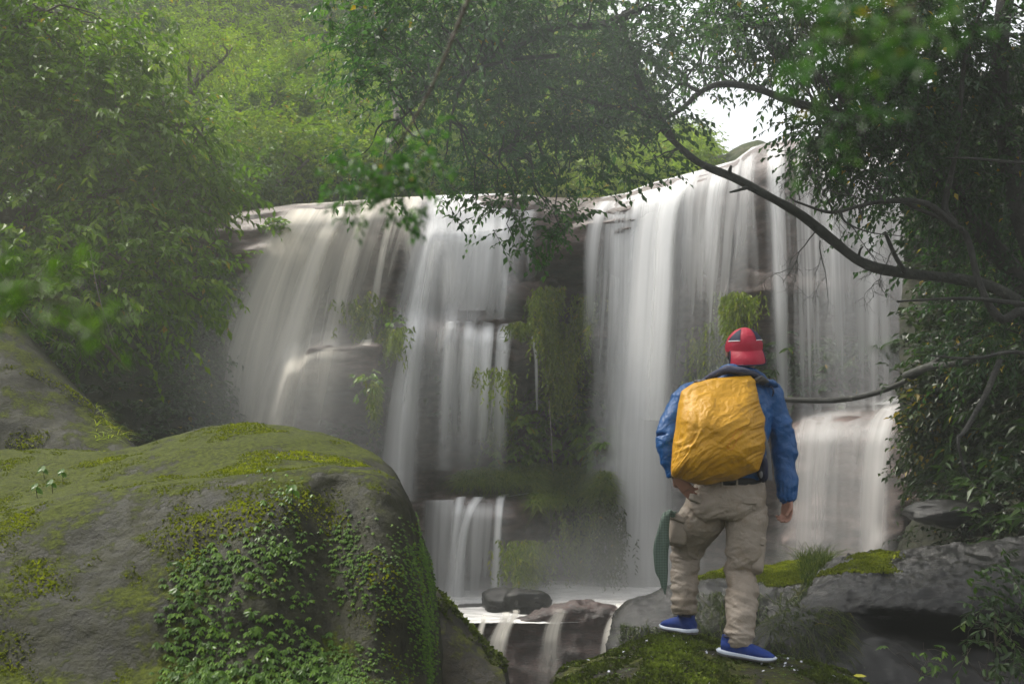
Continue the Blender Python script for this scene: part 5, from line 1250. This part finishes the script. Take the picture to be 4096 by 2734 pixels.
# folded hood with grey lining round the neck, drawcord
def roll(pts, rx, ry, mat, name, seed, parent=jac, n=50, ref=(0, 0, 1)):
    V, F_ = tubeshape(pts, rx, ry, n, 18, ref); V = V + nrm(V - V.mean(0)) * (.004 * ridged(V * 22, 2, seed))[:, None]; wear(name, V, F_, mat, parent)
roll([pt(703, 381, 5.24), pt(714, 375, 5.20), pt(727, 369.5, 5.19), pt(741, 371, 5.18), pt(752, 374, 5.2), pt(763, 380, 5.25)], [.010, .017, .022, .021, .017, .010], [.02, .03, .034, .034, .03, .016], 'grey_lining', 'hood_lining', 3)
roll([pt(721, 369, 5.27), pt(731, 366.5, 5.23), pt(744, 369.5, 5.21), pt(757, 373, 5.24), pt(765, 380, 5.28)], [.010, .016, .018, .017, .012], [.02, .026, .03, .026, .016], 'jacket_blue', 'hood', 4)
roll([pt(764, 381, 5.22), pt(770, 383, 5.25), pt(775.5, 386, 5.28)], [.010, .018, .010], [.03, .034, .02], 'jacket_blue', 'hood', 5)
roll([pt(771, 386, 5.20), pt(773, 390, 5.19), pt(772.5, 395, 5.2)], [.003, .003, .003], None, 'navy', 'drawcord', 6)

# cap
cc = pt(743.9, 346.8, 5.305); tilt = .04
def capm(az, ph, r=1.0, s=(.093, .112, .100)):
    w = np.where(ph < np.pi / 2, np.sin(ph), 1 - .10 * (ph - np.pi / 2)); x = w * np.sin(az) * s[0]; y = -w * np.cos(az) * s[1]; z = np.where(ph < np.pi / 2, np.cos(ph), -(ph - np.pi / 2)) * s[2]
    v = np.stack(np.broadcast_arrays(x, y, z), -1) * r; c1, s1 = math.cos(tilt), math.sin(tilt)
    v = v @ np.array([[c1, 0, s1], [0, 1, 0], [-s1, 0, c1]]); return v + cc
az = np.linspace(0, 2 * np.pi, 96, endpoint=False); ph = np.linspace(.02, 1.72, 50)
G = capm(az[None], ph[:, None]); G = G + nrm(G - cc) * (.0016 * ridged(G * np.array([14, 14, 40]), 2, 8) * np.exp(-((az[None] - 0) / .3) ** 2))[..., None] + nrm(G - cc) * .0010 * vn(G * 25, 2)[..., None]
cap = wear('cap', G.reshape(-1, 3), grid_faces(50, 96, True), 'cap_red', label='red running cap worn backwards with dark side panels')
def cappart(a0, a1, p0f, p1f, mat, name, r=1.024):
    A = np.linspace(a0, a1, 24)[None]; t = np.linspace(0, 1, 20)[:, None]; p0, p1 = p0f(A), p1f(A); Pp = p0 + (p1 - p0) * t
    G = capm(A, Pp, r); G2 = capm(A, Pp, r - .03); n = 20 * 24
    wear(name, np.concatenate([G.reshape(-1, 3), G2.reshape(-1, 3)]), [grid_faces(20, 24), grid_faces(20, 24, off=n)[:, ::-1]], mat, cap)
for s in (-1, 1):
    lo, hi = sorted((s * .46, s * 1.25))
    cappart(lo, hi, lambda A: .50 + .95 * np.clip(np.abs(A) - .46, 0, 9) ** 1.2, lambda A: 1.35 - .10 * (np.abs(A) - .5), 'navy', 'side_panel')
    A = np.linspace(lo, hi, 14); wear('piping', *tube(capm(A, 1.36 - .10 * (np.abs(A) - .5), 1.032), .0022, 6), 'white_piping', cap)
cappart(-3.13, 3.13, lambda A: 1.37 + 0 * A, lambda A: 1.92 - .16 * (1 - np.cos(A)), 'cap_red', 'band', 1.022)
# backward brim, dropping towards the nape
A = np.linspace(-1.12, 1.12, 40); base = capm(A, 1.90 - .20 * (1 - np.cos(A)), 1.012)
bx = np.sin(A * 1.0); out = np.stack([bx * .010 + .004, -.030 * np.cos(A * .9), -.076 * (1 - .10 * (A / 1.12) ** 6) + 0 * A], -1)
t_ = np.linspace(0, 1, 14)[:, None, None]; G = base[None] + out[None] * t_ + np.array([0, -.012, 0]) * np.sin(t_ * np.pi)
G2 = G + V3(0, .004, 0); wear('brim', np.concatenate([G.reshape(-1, 3), G2.reshape(-1, 3)]), [grid_faces(14, 40), grid_faces(14, 40, off=560)[:, ::-1]], 'cap_red', cap)
edge = np.concatenate([G[:, 0], G[-1, 1:-1], G[::-1, -1]]); wear('brim_edging', *tube(cr(edge, 90), .0036, 8), 'navy', cap)
# hair below the cap
A = np.linspace(-2.0, 2.0, 60)[None]; Pp = np.linspace(1.25, 2.15, 20)[:, None]
G = np.stack(np.broadcast_arrays(np.sin(Pp) * np.sin(A) * .084, -np.sin(Pp) * np.cos(A) * .100, np.cos(Pp) * .112), -1) + hc
G += nrm(G - hc) * (.003 * fbm(G * 90, 3, 4))[..., None]
wear('hair', np.concatenate([G.reshape(-1, 3), (hc + (G - hc) * .9).reshape(-1, 3)]), [grid_faces(20, 60), grid_faces(20, 60, off=1200)[:, ::-1]], 'hair_black')

# shoes
def ground_z(X, Y):
    H = G4.reshape(-1, 3); i = np.argmin((H[:, 0] - X) ** 2 + (H[:, 1] - Y) ** 2 + 100 * (H[:, 2] < .5)); return H[i, 2]
def shoe(heel, d, label):
    d = nrm(V3(*d)); s = nrm(np.cross(d, V3(0, 0, 1))); u = np.cross(s, d)
    Mx = np.stack([d, s, u]); tf = lambda L: np.asarray(L) @ Mx + heel
    # sole: outline lofted in three layers
    x = np.array([0, .012, .05, .11, .17, .215, .25, .272, .282]); w = np.array([.012, .028, .034, .033, .041, .045, .040, .026, .008])
    xs = np.interp(np.linspace(0, 1, 40), np.linspace(0, 1, 9), x); ws = np.interp(xs, x, w)
    ol = np.concatenate([np.stack([xs, ws], -1), np.stack([xs[::-1], -ws[::-1]], -1)]); lay = []
    for z, k in ((0, .90), (.006, 1.02), (.018, 1.06), (.027, 1.0)):
        c = ol.mean(0); o = c + (ol - c) * k; zz = z * (1 - .35 * np.clip(o[:, 0] / .28, 0, 1)) + .012 * np.clip((o[:, 0] - .2) / .08, 0, 1) ** 2 + .004 * np.clip((.03 - o[:, 0]) / .03, 0, 1)
        lay.append(np.stack([o[:, 0], o[:, 1], zz], -1))
    L = np.array(lay); n = L.shape[1]; V = L.reshape(-1, 3); cb = V3(.14, 0, .001); ct = V3(.14, 0, .02); k = len(V)
    j = np.arange(n); j2 = (j + 1) % n
    Fs = [grid_faces(4, n, True), np.stack([j2, j, np.full(n, k)], -1), np.stack([3 * n + j, 3 * n + j2, np.full(n, k + 1)], -1)]
    e = empty('shoe', heel - root_loc, None, None); e.parent = walker; tag(e, label)
    base_ = heel
    link('sole', mesh_data('sole', tf(np.concatenate([V, [cb, ct]])) - base_, Fs, M['sole_white']), e)
    sh = [tubeshape([(.012, 0, .045), (.05, 0, .048), (.11, 0, .048), (.17, 0, .040), (.225, 0, .033), (.262, 0, .026), (.277, 0, .022)], [.026, .034, .037, .043, .044, .034, .018], [.030, .036, .040, .033, .024, .016, .008], ref=(0, 1, 0)),
          tubeshape([(.065, 0, .045), (.068, 0, .078), (.070, 0, .098)], [.036, .036, .038], [.050, .046, .046], ref=(0, 1, 0)),
          tubeshape([(.11, 0, .06), (.118, 0, .085), (.108, 0, .112)], [.026, .024, .018], [.02, .014, .008], ref=(0, 1, 0)),
          tubeshape([(.020, 0, .06), (.020, 0, .085), (.016, 0, .102)], [.018, .014, .009], [.012, .010, .006], ref=(0, 1, 0))]
    V, F2, N = fuse(sh, .0035, 3); V = V + N * (.0012 * vn(V * 60, 4))[:, None]
    link('upper', mesh_data('upper', tf(V) - base_, F2, M['shoe_blue']), e)
    T_ = np.linspace(0, 2 * np.pi, 40, endpoint=False); rg = np.stack([.069 + .048 * np.cos(T_), .0385 * np.sin(T_), .100 + .006 * np.cos(T_)], -1)
    Vv, Ff = tube(np.concatenate([rg, rg[:1]]), .0055, 8, False, (0, 0, 1)); link('collar', mesh_data('collar', tf(Vv) - base_, Ff, M['navy']), e)
    o2 = []
    for z in (-.002, .009): c = ol.mean(0); o = c + (ol - c) * 1.03; o2.append(np.stack([o[:, 0], o[:, 1], z * (1 - .35 * np.clip(o[:, 0] / .28, 0, 1)) + .012 * np.clip((o[:, 0] - .2) / .08, 0, 1) ** 2 + .004 * np.clip((.03 - o[:, 0]) / .03, 0, 1)], -1))
    link('outsole', mesh_data('outsole', tf(np.array(o2).reshape(-1, 3)) - base_, [grid_faces(2, n, True), np.arange(n)[::-1][None]], M['strap_grey']), e)
    mbl = MB()
    for i in range(4):
        x0 = .115 + i * .018; Vv, Ff = tube(cr(np.array([(x0, -.024, .070 - i * .006), (x0 + .004, 0, .088 - i * .009), (x0 + .010, .024, .070 - i * .006)]), 8), .0026, 6); mbl.add(tf(Vv), Ff)
    link('laces', mbl.data('laces', M['navy'], base_), e)
    a = [(.012 * 0 + .03, sx * .0345, .035) for sx in (1,)]
for hx, hy, hY, d, lb in ((717.5, 653, 5.14, (1, -.24, -.12), 'blue running shoe on the straight leg, pointing right'), (695, 634, 5.43, (-.48, .88, .0), 'blue running shoe on the raised leg, heel toward the viewer')):
    h = pt(hx, hy, hY); dd = nrm(V3(*d)); z0 = ground_z(h[0], h[1]); z1 = ground_z(*(h + dd * .24)[:2])
    print('foot', h[2], z0, z1); shoe(h, d, lb)

# backpack in its orange rain cover
OUT = [(681.5, 390.3), (693.6, 383), (712.3, 378.3), (733.7, 376.3), (751.1, 375.3), (755.4, 381), (757.8, 395.7), (760, 404), (765.2, 417), (763.9, 427), (765.8, 438.5), (764.8, 453.3), (761.2, 464), (758.5, 470.5),
       (747, 474), (733.7, 479.4), (721.7, 481), (707, 484), (692.2, 482), (680, 477.5), (672.2, 475.4), (671.6, 461), (671.9, 446.6), (675, 427.8), (678.2, 403.7)]
O = np.array(OUT); O = np.concatenate([O, O[:1]]); c0 = np.array([719., 432.])
sl = np.concatenate([[0], np.cumsum(np.hypot(*np.diff(O, axis=0).T))]); na, nr = 420, 170
s = np.linspace(0, sl[-1], na, endpoint=False); ol = np.stack([np.interp(s, sl, O[:, 0]), np.interp(s, sl, O[:, 1])], -1)
k = np.array([.25, .5, .25]); 
for _ in range(4): ol = (np.roll(ol, 1, 0) + 2 * ol + np.roll(ol, -1, 0)) / 4
rho = np.linspace(0.00001, 1, nr)[:, None] ** .8
pxy = c0 + (ol - c0)[None] * rho[..., None]; X, Yp_ = pxy[..., 0], pxy[..., 1]
dep = (1 - rho ** 3.2) ** .55 * (.07 + .175 * ss(Yp_, 374, 432)) * (1 - .12 * ss(Yp_, 455, 484))
front = at(X, Yp_, 5.165 - dep); backp = at(X, Yp_, 5.165 + .10 * (1 - rho ** 5) ** .7)
n1 = grid_normals(front); n1 *= -np.sign(n1[..., 1:2].mean())
q = np.stack([(X - 672) * .005, (484 - Yp_) * .005, 0 * X], -1); 
wp = q + .012 * np.stack([fbm(q * 9, 2, 3), fbm(q * 9, 2, 4), 0 * X], -1)
a = wp[..., 0] * .85 + wp[..., 1] * .53; b_ = -wp[..., 0] * .53 + wp[..., 1] * .85
d1 = ridged(np.stack([a * 5, b_ * 22, 0 * a], -1), 3, 61)
r = np.hypot(q[..., 0], q[..., 1]) ; phi = np.arctan2(q[..., 1], q[..., 0] + .01); d2 = ridged(np.stack([phi * 9, r * 4, 0 * r], -1), 2, 62) * np.exp(-r / .22)
d3 = ridged(np.stack([wp[..., 0] * 7, wp[..., 1] * 24 - wp[..., 0] * 10, 0 * a], -1), 2, 63) * ss(X, 725, 762)
m1 = .25 + .75 * ss(vn(q * 7, 71), -.5, .6); d4 = ridged(wp * 9 + .5 * fbm(wp * 12, 2, 77)[..., None], 3, 72)
dsp = .0042 * d1 * m1 * (1 - .5 * ss(X, 725, 762)) + .009 * d2 + .009 * d3 + .0035 * d4 + .006 * fbm(q * 12, 4, 64) + .010 * vn(q * 5, 66)
front = front + n1 * (dsp * np.clip((1 - rho) * 12 + .25, 0, 1))[..., None]
bp = empty('backpack', pt(718, 478, 5.15), 'backpack under a crumpled orange-yellow rain cover, worn by the walker', 'backpack'); bpl = np.array(bp.location)
V = np.concatenate([front.reshape(-1, 3), backp[:-1].reshape(-1, 3)]); nA = nr * na
f = [grid_faces(nr, na, True), grid_faces(nr - 1, na, True, nA)[:, ::-1]]
j = np.arange(na); j2 = (j + 1) % na; f.append(np.stack([(nr - 1) * na + j, (nr - 1) * na + j2, nA + (nr - 2) * na + j2, nA + (nr - 2) * na + j], -1))
f.append(np.arange(na)[::-1][None]); 
link('rain_cover', mesh_data('rain_cover', V - bpl, f[:3], M['cover_orange']), bp)
fx_, fy_ = proj(front)
def onpack(x, y):
    i = np.argmin((fx_ - x) ** 2 + (fy_ - y) ** 2); return front.reshape(-1, 3)[i] + V3(0, -.001, 0)
cr4 = [(726.9, 447.2), (731.8, 449.5), (741.9, 430.3), (737.6, 427.8), (726.9, 447.2)]
for (x0, y0), (x1, y1) in list(zip(cr4[:-1], cr4[1:])) + [((732.5, 437.5), (737, 440))]:
    tt = np.linspace(0, 1, 12); V, F_ = tube(np.array([onpack(x0 + (x1 - x0) * q_, y0 + (y1 - y0) * q_) for q_ in tt]), .0014, 6); link('patch_seam', mesh_data('patch_seam', V - bpl, F_, M['seam_orange']), bp)
def bpart(name, V, F_, mat): return link(name, mesh_data(name, V - bpl, F_, M[mat]), bp)
def ribbon(pts, w, th, n=40): return tubeshape(pts, [w, w], [th, th], n, 12, (1, 0, 0))
bpart('strap', *ribbon([pt(763, 430, 5.14), pt(767, 445, 5.1), pt(769.5, 462, 5.1), pt(770.3, 480, 5.1)], .0095, .0018), 'strap_grey')
bpart('shoulder_strap', *tubeshape([pt(757, 378, 5.17), pt(763, 381, 5.2), pt(767, 388, 5.35), pt(764, 405, 5.47), pt(762, 440, 5.42), pt(762, 462, 5.2)], [.03, .03], [.008, .008], 60, 12, (1, 0, 0)), 'strap_grey')
bpart('shoulder_strap', *tubeshape([pt(704, 381, 5.17), pt(700, 381, 5.2), pt(698, 388, 5.35), pt(699, 405, 5.47), pt(700, 440, 5.42), pt(700, 462, 5.2)], [.03, .03], [.008, .008], 60, 12, (1, 0, 0)), 'strap_grey')
bpart('side_pocket', *tubeshape([pt(757, 450, 5.2), pt(762, 462, 5.2), pt(763, 474, 5.2), pt(762, 480, 5.21)], [.02, .028, .030, .012], [.04, .05, .05, .03], 30, 16), 'navy')
bpart('buckle', *ellipsoid(pt(761, 474, 5.13), (.010, .008, .018), 12, 8), 'strap_grey')
# green net bag tied to the left cargo pocket
t = NT('green_net'); n1 = t.n('TexWave', wave_type='BANDS'); n1.inputs['Scale'].default_value = 38; n2 = t.n('TexWave', bands_direction='Z'); n2.inputs['Scale'].default_value = 38
tc = t.n('TexCoord'); t.l(tc.outputs['Object'], n1.inputs[0]); t.l(tc.outputs['Object'], n2.inputs[0]); k = t.math('MULTIPLY', n1.outputs['Fac'], n2.outputs['Fac'])
col = t.ramp(k, [(.1, (.10, .15, .115)), (.45, (.008, .015, .011))]); M['net'] = t.done(t.bsdf(col, .7, t.bump(k, .6, .003)))
Pn = [pt(677, 517, 5.36), pt(672, 513.5, 5.33), pt(668, 514.5, 5.31), pt(665, 521, 5.30), pt(662.5, 536, 5.30), pt(661.5, 552, 5.30), pt(662, 568, 5.30), pt(664, 581, 5.30), pt(665.5, 593, 5.30)]
V, F_ = tubeshape(Pn, [.010, .013, .016, .024, .031, .035, .031, .018, .003], [.010, .012, .014, .014, .013, .012, .011, .008, .003], 90, 40)
c = V.mean(0); V = V + nrm(V - c) * (.010 * ridged(V * np.array([30, 30, 4]), 2, 5))[:, None]
V2, F2_ = ellipsoid(pt(672, 513.5, 5.32), (.020, .016, .014), 14, 10); V2 = V2 + .004 * np.sin(V2 * 300)
bl = pt(664, 514, 5.33); bag = link('net_bag', mesh_data('net_bag', V - bl, F_, M['net']), label='dark green mesh bag knotted to the walker\'s left trouser pocket', cat='mesh bag', loc=bl)
link('knot', mesh_data('knot', V2 - bl, F2_, M['net']), bag)
# ================================================================== haze
def box_mesh(name, lo, hi, mat):
    V = np.array([[x, y, z] for x in (lo[0], hi[0]) for y in (lo[1], hi[1]) for z in (lo[2], hi[2])])
    return mesh_data(name, V, np.array([[0, 1, 3, 2], [4, 6, 7, 5], [0, 4, 5, 1], [2, 3, 7, 6], [0, 2, 6, 4], [1, 5, 7, 3]]), mat, smooth=False)
t = NT('thin_mist'); v = t.n('VolumePrincipled'); v.inputs['Color'].default_value = (.91, .96, .90, 1); v.inputs['Density'].default_value = HAZE_DENSITY
t.l(v.outputs[0], t.out.inputs['Volume'])
zmax = max((o.matrix_world @ Vector(c)).z for o in S.objects if o.type == 'MESH' and not o.parent for c in o.bound_box)
link('haze', box_mesh('haze', (-72, -52, -3.4), (72, 92, zmax + 2), t.m), kind='stuff', label='thin mist hanging in the whole gorge')

# spray drifting at the foot of the falls, mist added before the trees
def mist(name, c, r, dens, label, col=(.96, .97, .97, 1)):
    V, F_ = ellipsoid((0, 0, 0), r, 32, 20)
    t = NT(name); tc = t.n('TexCoord'); mp = t.n('Mapping'); mp.inputs['Scale'].default_value = tuple(1 / x for x in r); t.l(tc.outputs['Object'], mp.inputs['Vector'])
    ln = t.n('VectorMath', operation='LENGTH'); t.l(mp.outputs[0], ln.inputs[0])
    f = t.n('MapRange', interpolation_type='SMOOTHSTEP'); f.inputs['From Min'].default_value = 1; f.inputs['From Max'].default_value = .15; f.inputs['To Max'].default_value = dens; t.l(ln.outputs['Value'], f.inputs['Value'])
    v = t.n('VolumePrincipled'); v.inputs['Color'].default_value = col; t.l(f.outputs[0], v.inputs['Density']); t.l(v.outputs[0], t.out.inputs['Volume'])
    link(name, mesh_data(name, V, F_, t.m), kind='stuff', label=label, loc=c)
mist('mist', at(620, 590, 15.2), (4.8, 2.2, 1.5), .13, 'white spray drifting over the pool at the foot of the falls')
mist('mist', at(300, 420, 15.4), (2.6, 1.6, 2.6), .14, 'spray hanging round the foot of the left waterfall')
mist('mist', at(70, 250, 9.6), (3.4, 2.4, 3.0), .02, 'pale mist tinted with a yellow-green glow in front of the large left tree', (.92, .97, .72, 1))  # the glow on the left is put into the mist colour
mist('mist', at(570, 90, 5.6), (1.7, .9, 1.05), .07, 'thin pale mist added in front of the overhanging canopy to lighten it', (.90, .97, .95, 1))  # canopy haze, added in front of the leaves to lift their darkness
mist('mist', at(550, 597, 14.9), (3.2, 1.2, .35), .35, 'low band of white spray lying on the pool surface')
S.cycles.volume_step_rate = 3; S.cycles.volume_max_steps = 64
